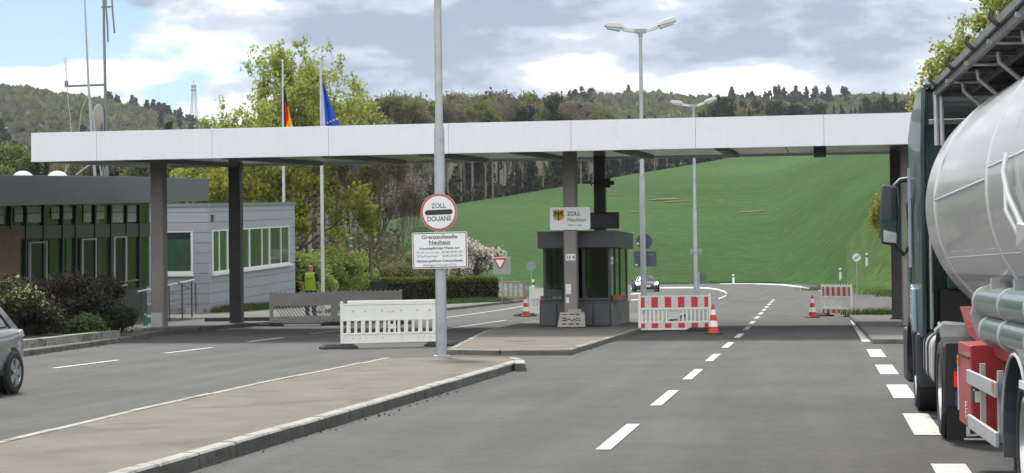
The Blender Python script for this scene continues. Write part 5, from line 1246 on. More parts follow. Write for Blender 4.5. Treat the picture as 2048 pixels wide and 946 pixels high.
for s_ in (-1, 1):
    MB().prism([(s_*.80, 1.86, .84), (s_*.74, 2.16, .84), (s_*.72, 2.13, .95), (s_*.79, 1.84, .93)], (s_*.08, 0, 0)).build('tail_light', mat('tail_clear', (.55, .50, .50), .2, coat=.8), carL, world=False, bevel=.015)
    MB().bb(s_*.905, s_*.925, -.9, 1.2, .30, .36).build('sill_trim', black, carL, world=False)
    MB().tube([(s_*.925, .55, .84), (s_*.95, .65, .845), (s_*.925, .75, .84)], .014, 6).build('door_handle', chrome, carL, world=False)
dk = mat('car_paint_dark', (.03, .04, .05), .25, .5, coat=1.0)
gl_ = DP(1291, 582, 148); gl_.z = 0
carR = car('dark sports car with headlights on approaching in the distance', gl_, R(9), 
    [(-2.2, .25, .48, .52, .66), (-2.1, .14, .60, .66, .86), (-1.5, .13, .74, .84, .95), (-.7, .13, .80, .86, .97), (.3, .13, .84, .86, .97), (1.3, .14, .90, .92, .99), (1.9, .2, .88, .92, .93), (2.15, .3, .75, .8, .8)],
    [(-.85, .80, .52, .83, .86), (-.05, .80, .55, .84, 1.24), (.5, .80, .55, .86, 1.28), (1.1, .78, .5, .9, 1.15), (1.75, .7, .4, .9, .95)], dk, .96, (-1.35, 1.35), .34, 'sports_car')
hl = mat('headlamp_lit', (.9, .95, 1), .3, emit=((.85, .95, 1.0), 7))
for s_ in (-1, 1):
    MB().prism([(s_*.52, -2.16, .50), (s_*.84, -2.06, .56), (s_*.88, -1.98, .78), (s_*.66, -2.08, .72)], (0, .1, 0)).build('headlight', hl, carR, world=False, bevel=.02)
MB().prism([(-.42, -2.24, .24), (.42, -2.24, .24), (.5, -2.24, .46), (-.5, -2.24, .46)], (0, .1, 0)).build('grille', black, carR, world=False, bevel=.02)
MB().bb(-.26, .26, -2.26, -2.245, .40, .51).build('number_plate', signw, carR, world=False)
MB().prism([(-.85, -2.20, .12), (.85, -2.20, .12), (.8, -2.20, .2), (-.8, -2.20, .2)], (0, .1, 0)).build('splitter', mat('silver_trim', (.16, .17, .18), .4, .4), carR, world=False)

# ================================================================ TANKER TRUCK
def frame(vpx):
    a = TH-math.atan((vpx-1024)/FPX); u = Vector((-math.sin(a), math.cos(a), 0)); r_ = Vector((math.cos(a), math.sin(a), 0))
    return lambda p: r_*(p[0]-.03)+u*(p[1]+.23)+Vector((0, 0, p[2]))
TT = frame(1580); TR = frame(1500)
teal = mat('truck_teal', (.008, .042, .044), .38, .0, coat=.25, var=.06, vscale=1.5)
tealg = mat('truck_teal_gloss', (.03, .10, .09), .22, .3, coat=1.0)
plast = mat('truck_plastic', (.028, .031, .036), .5, var=.15, vscale=5)
chas = mat('chassis_dark', (.012, .012, .013), .7, var=.4, vscale=3)
tank = mat('tank_skin', (.48, .485, .49), .28, .28, var=.03, vscale=.9, coat=.25, wear=((.41, .415, .415), 1.2, .58))
weld = mat('tank_rib', (.66, .67, .68), .28, .5)
tred = mat('truck_red', (.36, .03, .035), .42, coat=.3, var=.1, vscale=3, wear=((.5, .42, .4), 9, .72))
galb = mat('guard_alu', (.46, .47, .49), .45, .4, var=.1, vscale=4)
o0 = TT((2.8, 21.5, 0)); trk = thing('tanker_truck', 'tanker truck with dark green cab and big silver white tank in the right lane', 'truck', o0)
def TB(mb, name, m_, f=TT, par=trk, **k): return mb.build(name, m_, par, tf=f, **k)
# ---- tractor
X0, X1 = 1.50, 4.0; YB_, YF_ = 21.6, 24.35
def cabsec(y, ins, top): 
    return [(X0+ins, y, .95), (X0+ins*.6, y, 1.3), (X0+ins*.5, y, 2.4), (X0+ins*.5+.03, y, 2.75), (X0+ins+.02, y, top-.35), (X0+ins+.06, y, top-.06), (X0+ins+.2, y, top), (X1-ins-.4, y, top), (X1-ins-.22, y, top-.06), (X1-ins-.10, y, top-.35), (X1-ins*.5-.03, y, 2.75), (X1-ins*.5, y, 2.4), (X1-ins*.6, y, 1.3), (X1-ins, y, .95)]
mb = MB(); secs = [cabsec(YB_, .02, 3.86), cabsec(22.6, .0, 3.9), cabsec(23.6, .0, 3.72), cabsec(24.15, .04, 3.2), cabsec(YF_, .16, 2.7)]
vs = [p for s_ in secs for p in s_]; n = 14
mb.add(vs, [(i*n+j, i*n+(j+1) % n, (i+1)*n+(j+1) % n, (i+1)*n+j) for i in range(4) for j in range(n)]+[tuple(range(n))[::-1], tuple(range(4*n, 5*n))], 0, True)
cab = TB(mb, 'cab', teal, bevel=.02)
# rear wall of the cab with its pressed panels
mb = MB()
for z0_, z1_ in ((1.3, 1.95), (2.05, 2.6), (2.72, 3.05), (3.12, 3.55)):
    ins_ = .42 if z0_ < 3 else .55; mb.prism([(X0+ins_, YB_-.015, z0_), (X1-ins_, YB_-.015, z0_), (X1-ins_-.08, YB_-.015, z1_), (X0+ins_+.08, YB_-.015, z1_)], (0, -.04, 0))
TB(mb, 'rear_panel', tealg, bevel=.03, par=cab)
mb = MB(); mb.bb(X0+.28, X1-.28, YB_-.012, YB_-.002, 1.0, 3.7); TB(mb, 'rear_wall', mat('cab_back', (.012, .022, .026), .35, coat=.5), par=cab)
for z_ in (2.70, 3.42): TB(MB().bb(X0+.12, X0+.62, YB_-.12, YB_-.08, z_-.03, z_+.03), 'deflector_strut', chrome, par=cab, bevel=.006)
TB(MB().lathe([(.001, 0), (.05, 0), (.07, .05), (.03, .09), (.001, .09)], (X0+.55, YB_-.1, 2.72), (0, -1, 0), 12), 'coupling', chrome, par=cab)
# side deflectors behind the cab
for s_, xs_ in ((1, X0), (-1, X1)):
    mb = MB(); mb.prism([(xs_+s_*.0, YB_+.05, .95), (xs_, YB_-.42, .95), (xs_, YB_-.46, 2.6), (xs_, YB_-.44, 3.1), (xs_+s_*.03, YB_-.34, 3.80), (xs_+s_*.06, YB_+.05, 3.84), (xs_+s_*.03, YB_+.05, 2.6)], (s_*.05, 0, 0)); TB(mb, 'side_deflector', teal, bevel=.012)
mb = MB(); mb.prism([(X0+.05, YB_-.34, 3.80), (X1-.05, YB_-.34, 3.80), (X1-.1, YB_+.1, 3.88), (X0+.1, YB_+.1, 3.88)], (0, 0, .04)); TB(mb, 'roof_deflector', teal, bevel=.015)
# side window, door detail, handle
mb = MB(); mb.prism([(X0-.006, 22.9, 1.95), (X0-.006, 23.95, 1.85), (X0-.0, 23.8, 2.55), (X0+.02, 22.95, 2.6)], (-.01, 0, 0)); TB(mb, 'side_window', mat('car_glass', (.012, .015, .018)), par=cab)
TB(MB().bb(X0-.03, X0-.012, 22.72, 22.76, .95, 2.7), 'door_edge', plast, par=cab)
TB(MB().bb(X0-.05, X0-.02, 22.6, 22.66, 1.75, 2.95), 'reflective_strip', mat('strip_lilac', (.42, .42, .55), .4), par=cab)
# steps and front fender
mb = MB(); c_ = Vector((1.52, 22.9, .52)); prof = []
for k in range(13): a = R(-5+190*k/12); prof.append((c_.y+math.cos(a)*.68, c_.z+math.sin(a)*.66))
for k in range(12): 
    (ya, za), (yb, zb_2) = prof[k], prof[k+1]; mb.prism([(1.46, ya, za), (1.46, yb, zb_2), (1.46, c_.y+(yb-c_.y)*.86, c_.z+(zb_2-c_.z)*.86), (1.46, c_.y+(ya-c_.y)*.86, c_.z+(za-c_.z)*.86)], (.6, 0, 0))
TB(mb, 'front_fender', plast)
TB(MB().bb(X0-.03, X0+.3, 23.6, 24.4, .30, .98), 'bumper', plast, bevel=.04); TB(MB().bb(X0-.02, X0+.35, 21.9, 22.15, .35, .98), 'step_box', plast, bevel=.04)
TB(MB().prism([(X0-.05, 22.18, .98), (X0-.05, 22.52, 1.12), (X0-.05, 22.50, 1.55), (X0-.05, 22.2, 1.5)], (.06, 0, 0)), 'fender_reflex', mat('reflex_blue', (.28, .45, .55), .2, coat=1), bevel=.02)
# mirrors
mb = MB(); mb.prism([(1.20, 24.2, 2.06), (1.40, 24.2, 2.02), (1.44, 24.2, 2.5), (1.42, 24.2, 2.80), (1.22, 24.2, 2.83), (1.19, 24.2, 2.4)], (0, .16, 0)); mir = TB(mb, 'mirror_housing', teal, bevel=.03)
TB(MB().prism([(1.225, 24.19, 2.36), (1.395, 24.19, 2.36), (1.40, 24.19, 2.76), (1.245, 24.19, 2.79)], (0, -.008, 0)), 'mirror_glass', mat('mirror', (.06, .07, .08), .06, 1.0), par=mir)
TB(MB().prism([(1.225, 24.19, 2.08), (1.40, 24.19, 2.06), (1.40, 24.19, 2.2), (1.23, 24.19, 2.24)], (0, -.02, 0)), 'wide_mirror', chrome, par=mir, bevel=.01)
TB(MB().tube([(1.38, 24.28, 2.80), (1.46, 24.3, 2.88), (1.62, 24.3, 2.9)], .035, 8), 'mirror_arm', plast, par=mir); TB(MB().tube([(1.38, 24.28, 2.04), (1.48, 24.3, 1.93), (1.60, 24.3, 1.88)], .03, 8), 'mirror_arm', plast, par=mir)
# exhaust stack pipe and grab rail behind the cab
TB(MB().tube([(1.60, 21.12, 1.05), (1.60, 21.12, 2.72)], .024, 8), 'grab_rail', chrome); TB(MB().bb(1.58, 1.70, 21.08, 21.18, 2.68, 2.76), 'grab_bracket', plast)
TB(MB().tube([(1.83, 21.2, 1.95), (1.83, 21.2, 3.1)], .02, 8), 'air_line', mat('line_cream', (.6, .6, .5), .5)); TB(MB().bb(1.80, 3.2, 21.15, 21.22, 1.88, 1.97), 'cross_bar', mat('bar_cream', (.42, .42, .37), .5))
mb = MB(); mb.bb(1.7, 3.9, 21.25, 21.55, 1.0, 1.5); TB(mb, 'cab_underframe', chas, bevel=.02)
mb = MB(); mb.bb(1.78, 3.8, 21.2, 21.45, 1.5, 1.86); TB(mb, 'air_cabinet', teal, bevel=.02)
TB(MB().bb(2.12, 2.24, 21.17, 21.195, 1.62, 1.76), 'maker_label', signw)
# chassis, tanks
mb = MB(); mb.bb(2.35, 2.45, 17.8, 24, .72, 1.0); mb.bb(3.05, 3.15, 17.8, 24, .72, 1.0); mb.bb(2.2, 3.3, 18.2, 18.4, .7, .95); mb.bb(1.9, 3.6, 21.6, 24.0, .55, .95); TB(mb, 'chassis', chas)
TB(MB().lathe([(.001, 0), (.12, 0), (.135, .02), (.135, .28)], (1.62, 20.6, 1.02), (1, 0, 0), 20), 'air_tank_end', chrome); TB(MB().lathe([(.134, .282), (.134, 1.9), (.001, 1.9)], (1.62, 20.6, 1.02), (1, 0, 0), 20), 'air_tank', teal)
mb = MB(); mb.prism([(a, 20.35, b_) for a, b_ in roundrect(1.80, .74, .56, .58, .16)], (0, 1.1, 0)); ftk = TB(mb, 'fuel_tank', mat('fuel_alu', (.62, .63, .66), .35, .5), bevel=.02)
for y in (20.6, 21.1): 
    mb = MB(); rr0 = roundrect(1.80, .74, .59, .61, .17); mb.prism([(a, y, b_) for a, b_ in rr0], (0, .07, 0)); TB(mb, 'tank_strap', plast, par=ftk)
TB(MB().tube([(1.60, 20.3, 1.05), (1.66, 20.2, 1.12), (1.9, 20.2, 1.1)], .05, 8), 'tank_step', galb)
for k in range(4): TB(MB().tube([(1.58+.03*k, 20.2, .98-.02*k), (1.62+.02*k, 20.25, .7), (1.60+.03*k, 20.3, .46)], .012, 5), 'red_hose', tred)
for y in (22.9,): 
    for s_, x in ((-1, 1.67), (1, 3.83)): wheel(trk, TT((x, y, .51)), .51, .3, s_, chrome, nuts=True, world=True)
for s_, x in ((-1, 1.70), (1, 3.80)): wheel(trk, TT((x, 19.2, .51)), .51, .36, s_, chrome, nuts=True, world=True)
# rear fender, lamp and mud flap of the tractor
mb = MB(); c_ = Vector((1.5, 19.2, .51)); prof = []
for k in range(13): a = R(0+180*k/12); prof.append((c_.y-math.cos(a)*.66, c_.z+math.sin(a)*.62))
for k in range(12):
    (ya, za), (yb, zb_2) = prof[k], prof[k+1]; mb.prism([(1.52, ya, za), (1.52, yb, zb_2), (1.52, c_.y+(yb-c_.y)*.93, c_.z+(zb_2-c_.z)*.93), (1.52, c_.y+(ya-c_.y)*.93, c_.z+(za-c_.z)*.93)], (.62, 0, 0))
TB(mb, 'rear_fender', plast)
mb = MB(); mb.prism([(1.50, 18.53, .30), (2.16, 18.53, .30), (2.16, 18.53, 1.0), (1.54, 18.53, 1.0)], (0, .05, 0)); TB(mb, 'fender_back', plast, bevel=.01)
tl = MB(); tl.bb(1.60, 1.72, 18.46, 18.525, .55, .75); tlo = TB(tl, 'tail_light', plast, bevel=.02); TB(MB().bb(1.61, 1.71, 18.445, 18.458, .57, .72), 'lens', mat('lens_red', (.5, .01, .01), .15, coat=1, emit=((1, .02, .02), .35)), par=tlo, bevel=.012)
TB(MB().bb(1.62, 1.71, 18.50, 18.525, .38, .52), 'blue_plate', mat('plate_blue', (.02, .07, .36), .4))
flap = MB(); flap.bb(1.54, 2.25, 18.50, 18.525, .04, .38); fl = TB(flap, 'mud_flap', black)
TB(MB().bb(1.70, 2.24, 18.488, 18.499, .045, .062), 'flap_edge', mat('flap_white', (.55, .55, .56), .6), par=fl)
m_ = Matrix((TT((1, 0, 0))-TT((0, 0, 0)), Vector((0, 0, 1)), TT((0, -1, 0))-TT((0, 0, 0)))).transposed().to_4x4(); m_.translation = TT((1.71, 18.492, .125))
text('DAF', .13, m_, mat('flap_white', (.55, .55, .56)), 'flap_lettering', trk, .004, 'LEFT', .002, width=.42)
# ---- trailer
CX, CZ, RT = 3.06, 2.36, 1.23
mb = MB(); prof = [(.001, 20.25), (.45, 20.2), (.85, 20.0), (1.08, 19.75), (1.19, 19.5), (1.225, 19.3), (1.23, 19.1), (1.23, 7.6), (1.15, 7.3), (.8, 7.05), (.001, 6.95)]
mb.lathe([(r_, h_) for r_, h_ in prof], (CX, 0, CZ), (0, 1, 0), 96); tk = TB(mb, 'tank', tank, TR, angle=60)
for y in (18.25, 14.25, 10.6): TB(MB().lathe([(RT-.005, -.022), (RT+.014, -.018), (RT+.018, 0), (RT+.014, .018), (RT-.005, .022)], (CX, y, CZ), (0, 1, 0), 96), 'rib', weld, TR, par=tk)
def onT(ang, y, dr=0.0): return (CX-math.cos(R(ang))*(RT+dr), y, CZ+math.sin(R(ang))*(RT+dr))
for ang, y0_, y1_, r_ in ((2, 18.2, 14.35, .012), (7, 14.2, 8, .010), (-25, 18.2, 8, .006), (-48, 18, 8, .006)):
    TB(MB().tube([onT(ang, y0_), onT(ang+1, y1_)], r_, 6), 'seam', weld, TR, par=tk)
TB(MB().tube([onT(2, 18.2, .004), onT(20, 18.05, .004), onT(40, 18.0, .004)], .012, 6), 'seam', weld, TR, par=tk)
mb = MB()
for k in range(14):
    a0_, a1_ = -36-k*0.0, -33; 
mb.add([onT(-33.5, 18.9, .003), onT(-33.5, 8, .003), onT(-37, 8, .003), onT(-37, 18.9, .003)], [(0, 1, 2, 3)]); TB(mb, 'tank_reflection', mat('reflection_grey', (.26, .27, .28), .3, .4), TR, par=tk)  # dark reflection along the tank side, painted on as a grey band
# discharge fitting and support web on the tank side
mb = MB(); mb.tube([onT(8, 12.9, .04), onT(2, 12.85, .06), onT(-5, 12.7, .06), onT(-20, 12.4, .04)], .02, 8); mb.tube([onT(-3, 12.9, .04), onT(-10, 12.8, .07), onT(-18, 12.6, .06), onT(-30, 12.5, .03)], .018, 8); TB(mb, 'side_pipe', mat('pipe_white', (.68, .69, .68), .35, .3), TR, par=tk)
TB(MB().prism([onT(-15, 12.3, .0), onT(-22, 12.5, .03), onT(-38, 12.3, .0), onT(-38, 11.4, .0), onT(-17, 11.6, .0)], (-.10, 0, 0)), 'support_web', mat('pipe_white', (.68, .69, .68)), TR, par=tk, bevel=.01)
# catwalk on top
wk = mat('catwalk_alu', (.19, .19, .19), .55, .45, var=.25, vscale=4, wear=((.10, .10, .095), 3, .52)); wkd = mat('catwalk_dark', (.06, .055, .05), .75, .2, var=.5, vscale=2.5)
mb = MB(); mb.bb(2.11, 2.15, 7.5, 20.9, 3.66, 3.80); mb.bb(2.07, 2.10, 7.5, 20.9, 3.74, 3.81); cw = TB(mb, 'catwalk', wk, TR)
mb = MB(); y = 20.85
while y > 7.6: mb.prism([(2.155, y, 3.69), (3.3, y, 3.69), (3.3, y-.352, 3.69), (2.155, y-.352, 3.69)], (0, 0, .03)); y -= .36
TB(mb, 'grating', wkd, TR, par=cw)
mb = MB(); mb.bb(3.30, 3.36, 7.5, 20.9, 3.64, 3.80); mb.bb(2.42, 2.46, 7.6, 20.8, 3.63, 3.686); mb.bb(2.86, 2.90, 7.6, 20.8, 3.63, 3.686)
for y in (20.75, 19.6, 18.2, 16.8, 15.4, 14.0, 12.6): mb.bb(2.155, 3.29, y-.03, y+.03, 3.645, 3.685)
TB(mb, 'crossbeam', wk, TR, par=cw)
for y in (20.3, 18.6, 16.9, 15.2, 13.5):
    TB(MB().tube([(2.06, y, 3.72), (2.0, y+.04, 3.79), (2.02, y+.05, 3.84)], .022, 7), 'rail_hinge', black, TR, par=cw)
    TB(MB().tube([(2.07, y-.9, 3.685), (2.2, y-.9, 3.672), (2.5, y-.9, 3.668)], .02, 7), 'hook', galb, TR, par=cw)
for y in (19.35, 18.1, 16.6, 15.1, 13.6, 12.1):
    TB(MB().tube([(2.24, y, 3.66), (2.25, y, 3.57), (2.44, y, 3.40), (2.52, y, 3.44)], .022, 8), 'bracket', galb, TR, par=cw)
TB(MB().tube([(2.10, 20.75, 3.66), (2.10, 20.72, 3.10)], .026, 8), 'handrail_post', galb, TR, par=cw); TB(MB().tube([(2.16, 20.75, 3.66), (2.16, 20.72, 3.10)], .026, 8), 'handrail_post', galb, TR, par=cw)
TB(MB().tube([(2.08, 20.82, 3.68), (2.7, 20.82, 3.66)], .03, 8), 'handrail', galb, TR, par=cw)
for k in range(2): TB(MB().bb(2.55+.07*k, 2.59+.07*k, 20.7, 20.74, 3.38, 3.58), 'placard', signw, TR, par=cw)
# hose tubes along the side
hm = mat('hose_tube', (.11, .17, .165), .3, .15, coat=.5)
for zc0, ys_ in ((1.46, 15.5), (1.235, 15.1)):
    mb = MB(); mb.lathe([(.001, ys_+.06), (.09, ys_+.04), (.123, ys_), (.123, 8.0), (.001, 8)][::-1], (1.98, 0, zc0), (0, 1, 0), 28); hb = TB(mb, 'hose_tube', hm, TR)
    for y in (ys_-.0, 13.95, 12.6, 11.2, 9.8): TB(MB().lathe([(.118, -.025), (.132, -.02), (.132, .02), (.118, .025)], (1.98, y, zc0), (0, 1, 0), 28), 'band', galb, TR, par=hb)
for y in (14.9, 13.6, 12.0, 10.5): TB(MB().bb(1.93, 2.0, y-.04, y+.04, 1.57, 1.66), 'tube_clip', galb, TR)
TB(MB().prism([(2.03, 15.56, 1.62), (1.88, 15.56, 1.52), (1.84, 15.56, 1.36), (1.9, 15.56, 1.16), (2.05, 15.56, 1.12)], (0, -.05, 0)), 'tube_bracket', galb, TR)
# subframe, cabinet, guards
mb = MB(); mb.prism([(2.02, 18.0, 1.37), (2.02, 17.3, 1.12), (2.02, 15.2, 1.0), (2.02, 13.2, .98), (2.02, 13.2, 1.3), (2.02, 16.5, 1.40)], (.12, 0, 0)); TB(mb, 'subframe_plate', tred, TR, bevel=.01)
mb = MB(); mb.bb(2.55, 3.57, 8, 18.5, 1.0, 1.22); mb.bb(2.2, 2.5, 8, 13.3, .9, 1.15); TB(mb, 'subframe', chas, TR)
mb = MB(); mb.bb(1.83, 2.75, 15.5, 16.4, .40, 1.10); cabn = TB(mb, 'side_cabinet', tred, TR, bevel=.012)
TB(MB().bb(1.822, 1.829, 15.55, 16.38, .98, 1.0), 'lid_gap', black, TR, par=cabn)
TB(MB().bb(1.82, 1.829, 16.36, 16.40, .5, .98), 'white_edge', mat('flap_white', (.55, .55, .56)), TR, par=cabn)
mb = MB()
for k in range(5): mb.disc((1.826, 15.85+.02*(k % 2), .48+.03*k), (-1, 0, 0), .012, .006, 8)
TB(mb, 'rivets', signw, TR, par=cabn)
amb = mat('amber', (.6, .2, .02), .2, coat=1)
TB(MB().bb(1.815, 1.829, 16.30, 16.38, .90, .97), 'amber_reflector', amb, TR, par=cabn); TB(MB().bb(2.42, 2.48, 15.48, 15.498, .90, .98), 'amber_reflector', amb, TR, par=cabn)
mb = MB(); mb.bb(1.80, 1.83, 13.75, 15.55, .785, .90); sg = TB(mb, 'side_guard', galb, TR, bevel=.006); TB(MB().bb(1.80, 1.83, 13.75, 15.5, .42, .53), 'side_guard', galb, TR, bevel=.006)
for y in (14.9, 13.85): TB(MB().bb(1.835, 1.875, y-.03, y+.03, .45, .98), 'guard_post', galb, TR)
TB(MB().bb(1.79, 1.80, 13.78, 13.86, .82, .9), 'amber_reflector', amb, TR, par=sg)
wlp = MB(); wlp.bb(1.79, 1.90, 14.98, 15.1, .655, .765); wl_ = TB(wlp, 'work_lamp', black, TR, bevel=.01); TB(MB().bb(1.80, 1.89, 14.965, 14.978, .665, .755), 'lens', mat('work_lens', (.55, .53, .40), .2), TR, par=wl_)
# trailer wheels and fenders
fdm = mat('trailer_fender', (.06, .068, .08), .45, var=.15, vscale=4)
for yc in (12.65, 11.3, 9.95):
    for s_, x in ((-1, 2.03), (1, 4.09)): wheel(trk, TR((x, yc, .53)), .53, .37, s_, mat('rim_polished', (.6, .61, .62), .25, .8), nuts=True, world=True)
mb = MB(); prof = []
for k in range(15): a = R(-12+204*k/14); prof.append((12.65+math.cos(a)*.68, .53+math.sin(a)*.66))
for k in range(14):
    (ya, za), (yb, zb_2) = prof[k], prof[k+1]; mb.prism([(1.80, ya, za), (1.80, yb, zb_2), (1.80, 12.65+(yb-12.65)*.955, .53+(zb_2-.53)*.955), (1.80, 12.65+(ya-12.65)*.955, .53+(za-.53)*.955)], (.5, 0, 0))
TB(mb, 'wheel_fender', fdm, TR)
TB(MB().tube([(1.797, p_[0]*.985+.19, .53+(p_[1]-.53)*.95) for p_ in prof[2:13]], .012, 6), 'fender_edge', mat('edge_pale', (.42, .44, .46), .5), TR)
TB(MB().bb(1.78, 1.80, 12.0, 12.35, .95, 1.0), 'fender_plate', signw, TR)
for s_, x in ((-1, 2.2), (1, 3.9)): TB(MB().bb(x-.06, x+.06, 15.2, 15.3, .0, 1.05), 'landing_leg', chas, TR)

# ================================================================ VEGETATION
def leafmesh(C, size, aspect=0.6, flat=0.0, seed=0, fold=True):
    """small two-triangle leaves with random attitude at the centres C"""
    r_ = np.random.default_rng(seed); n = len(C)
    a = r_.normal(size=(n, 3)); a[:, 2] *= (1-flat); a /= np.linalg.norm(a, axis=1, keepdims=True)
    b_ = r_.normal(size=(n, 3)); b_ -= a*(a*b_).sum(1, keepdims=True); b_ /= np.linalg.norm(b_, axis=1, keepdims=True)
    s_ = (size*(0.6+0.8*r_.random(n)))[:, None]
    p = [C-a*s_*.5, C+b_*s_*aspect*.5, C+a*s_*.5, C-b_*s_*aspect*.5]
    V_ = np.stack(p, 1).reshape(-1, 3); F_ = np.arange(n*4).reshape(n, 4); return V_, F_
def grow(rnd, p, d, L, r_, depth, segs, tips, spread=0.55, up=0.12, kids=(2, 3), shrink=0.74, wob=0.16, minr=0.006):
    n = 4; pts = [p]; rr_ = [r_]
    for i in range(n):
        d = (d + Vector((rnd.gauss(0, wob), rnd.gauss(0, wob), rnd.gauss(0, wob)*.6+up*.4))).normalized(); p = p+d*(L/n); pts.append(p); rr_.append(max(minr, r_*(1-.38*(i+1)/n)))
        if depth <= 2: tips.append((p.copy(), depth))
    segs.append((pts, rr_, depth))
    if depth == 0: return
    for k in range(rnd.randint(*kids)):
        ax = Vector((rnd.gauss(0, 1), rnd.gauss(0, 1), rnd.gauss(0, .5))).normalized(); nd = (d + ax*spread*rnd.uniform(.7, 1.4)); nd.z += up; nd.normalize()
        grow(rnd, p, nd, L*shrink*rnd.uniform(.8, 1.2), rr_[-1]*.92, depth-1, segs, tips, spread, up, kids, shrink, wob, minr)
def make_tree_data(seed, H, width, trunk_h, depth=5, limbs=5, spread=0.6, nleaf=12, clus=.35, fill=1.0, rtrunk=None, up=.15, limb_lo=.9, shrink=.74, xoff=0, wob=.16, bulge=0.0):
    rnd = random.Random(seed); segs = []; tips = []; rt = rtrunk or H*.017
    tp = Vector((0, 0, trunk_h)); trunk = ([Vector((0, 0, -.3)), Vector((rnd.gauss(0, .05), 0, trunk_h*.5)), tp], [rt*1.25, rt*1.05, rt*.9], 9)
    for k in range(limbs):
        a = 2*math.pi*(k+rnd.random()*.5)/limbs; inc = rnd.uniform(.45, limb_lo) if k else .1
        d = Vector((math.cos(a)*math.sin(inc), math.sin(a)*math.sin(inc), math.cos(inc))); z = trunk_h*(1-.25*rnd.random()) if k else trunk_h
        grow(rnd, Vector((0, 0, z)), d, (H-trunk_h)*.33, rt*.62, depth, segs, tips, spread, up, shrink=shrink, wob=wob)
    T = np.array([t_[0] for t_ in tips]); lo, hi = np.percentile(T, 1, 0), np.percentile(T, 99, 0)
    sx = width/(hi[0]-lo[0]); sy2 = width/(hi[1]-lo[1]); sz = (H-trunk_h)/(T[:, 2].max()-trunk_h)
    def wp_(p):
        z = trunk_h+(p.z-trunk_h)*sz; k = min(1, max(0, (p.z-trunk_h*.75)/1.5)) ; cxm, cym = (lo[0]+hi[0])/2*sx*k, (lo[1]+hi[1])/2*sy2*k
        tt = min(1, max(0, (z-trunk_h)/(H-trunk_h))); gb = 1+bulge*(math.sin(math.pi*min(1, tt*.62+.28))**1.5*1.2-.9+tt*.9)*k
        return Vector(((p.x*sx-cxm)*gb+xoff*k, (p.y*sy2-cym)*gb, z))
    mb = MB(); mb.tube(trunk[0], trunk[1], 9)
    for pts, rr_, dp in segs: mb.tube([wp_(p) for p in pts], rr_, 7 if dp > 3 else (5 if dp > 1 else 3), cap=False)
    fine_ = [t_ for t_ in tips if t_[1] <= 1]; Cs = []
    r_ = np.random.default_rng(seed)
    for t_, dp in fine_:
        if r_.random() > fill: continue
        c = wp_(t_); k = max(1, int(nleaf*(.5+r_.random()))); Cs.append(np.array(c)+r_.normal(size=(k, 3))*clus*np.array([1, 1, .75]))
    return mb, np.concatenate(Cs)
bark = mat('bark', (.085, .07, .055), .95, var=.35, vscale=6, bump=.6, bscale=14)
barkp = mat('bark_pale', (.27, .23, .19), .95, var=.3, vscale=.9)
barkd = mat('bark_dark', (.04, .033, .026), .95, var=.3, vscale=1.5)
twig = mat('twigs', (.135, .115, .085), .95, var=.25, vscale=.3)
def leafm(n, c, isl=.35, sub=.5): return mat(n, c, .65, island=isl, sub=sub, spec=.25)
l_maple = leafm('leaves_maple', (.33, .37, .09)); l_lime = leafm('leaves_lime', (.26, .33, .09)); l_olive = leafm('leaves_olive', (.17, .17, .065)); l_green = leafm('leaves_green', (.075, .12, .025))
l_dark = leafm('leaves_dark', (.022, .042, .016), .35, .1); l_spruce = leafm('needles', (.018, .034, .017), .4, .05); l_bud = leafm('leaves_bud', (.21, .18, .11), .3); l_grey = leafm('twig_haze', (.18, .15, .11), .35, .1)
l_yel = leafm('leaves_yellow', (.25, .26, .04)); l_white = leafm('blossom', (.62, .56, .50), .15, .3); l_brown = leafm('leaves_brown', (.05, .042, .02), .5, .15)
def tree(name, label, cat, base, mb, C, lm, size, bm=None, rz=0, group=None, aspect=.65, seed=1, crown='foliage'):
    o = thing(name, label, cat, base, rz, group); mb.build('branches', bm or bark, o, world=False, angle=60)
    V_, F_ = leafmesh(C, size, aspect, seed=seed); npmesh(crown, V_, F_, lm, parent=o); return o
def G0(px, d): p = DP(px, 500, d); p.z = tz(p)-.05; return p
# big maple behind the flagpoles
gM = G0(553, 110); HM = DP(553, 66, 110).z-gM.z
mb, C = make_tree_data(23, HM, 8.0, 4.2, 6, 7, .62, 6, .13, .5, .24, .04, 1.2, .76, xoff=-.2, bulge=.75)
r_ = np.random.default_rng(5)
# lower boughs carry denser, yellower foliage
tree('maple_tree', 'large spreading tree in fresh yellow green leaf behind the two flagpoles', 'tree', gM, mb, C, l_maple, .20, seed=3)
mb, C = make_tree_data(31, 9.6, 10.5, 2.2, 5, 6, .7, 8, .24, .7, .2, .0, 1.35)
tree('maple_tree', 'lower bright yellow green tree spreading behind the pale panelled building', 'tree', G0(545, 107), mb, C, l_yel, .25, seed=4)
# bare tree left of the hedge
mb, C = make_tree_data(41, 11.0, 4.6, 3.6, 6, 5, .42, 4, .22, .9, .12, .22, .7, .78)
tree('bare_tree', 'thin bare brown tree with a fine twiggy crown left of the hedge', 'tree', G0(742, 112), mb, C, l_bud, .10, twig, seed=5)
mb, C = make_tree_data(42, 10.2, 4.8, 3.0, 6, 5, .45, 3, .25, .9, .10, .2, .8, .78)
tree('bare_tree', 'leaning twiggy brown tree behind the thin bare tree', 'tree', G0(795, 150), mb, C, l_grey, .14, twig, seed=6)
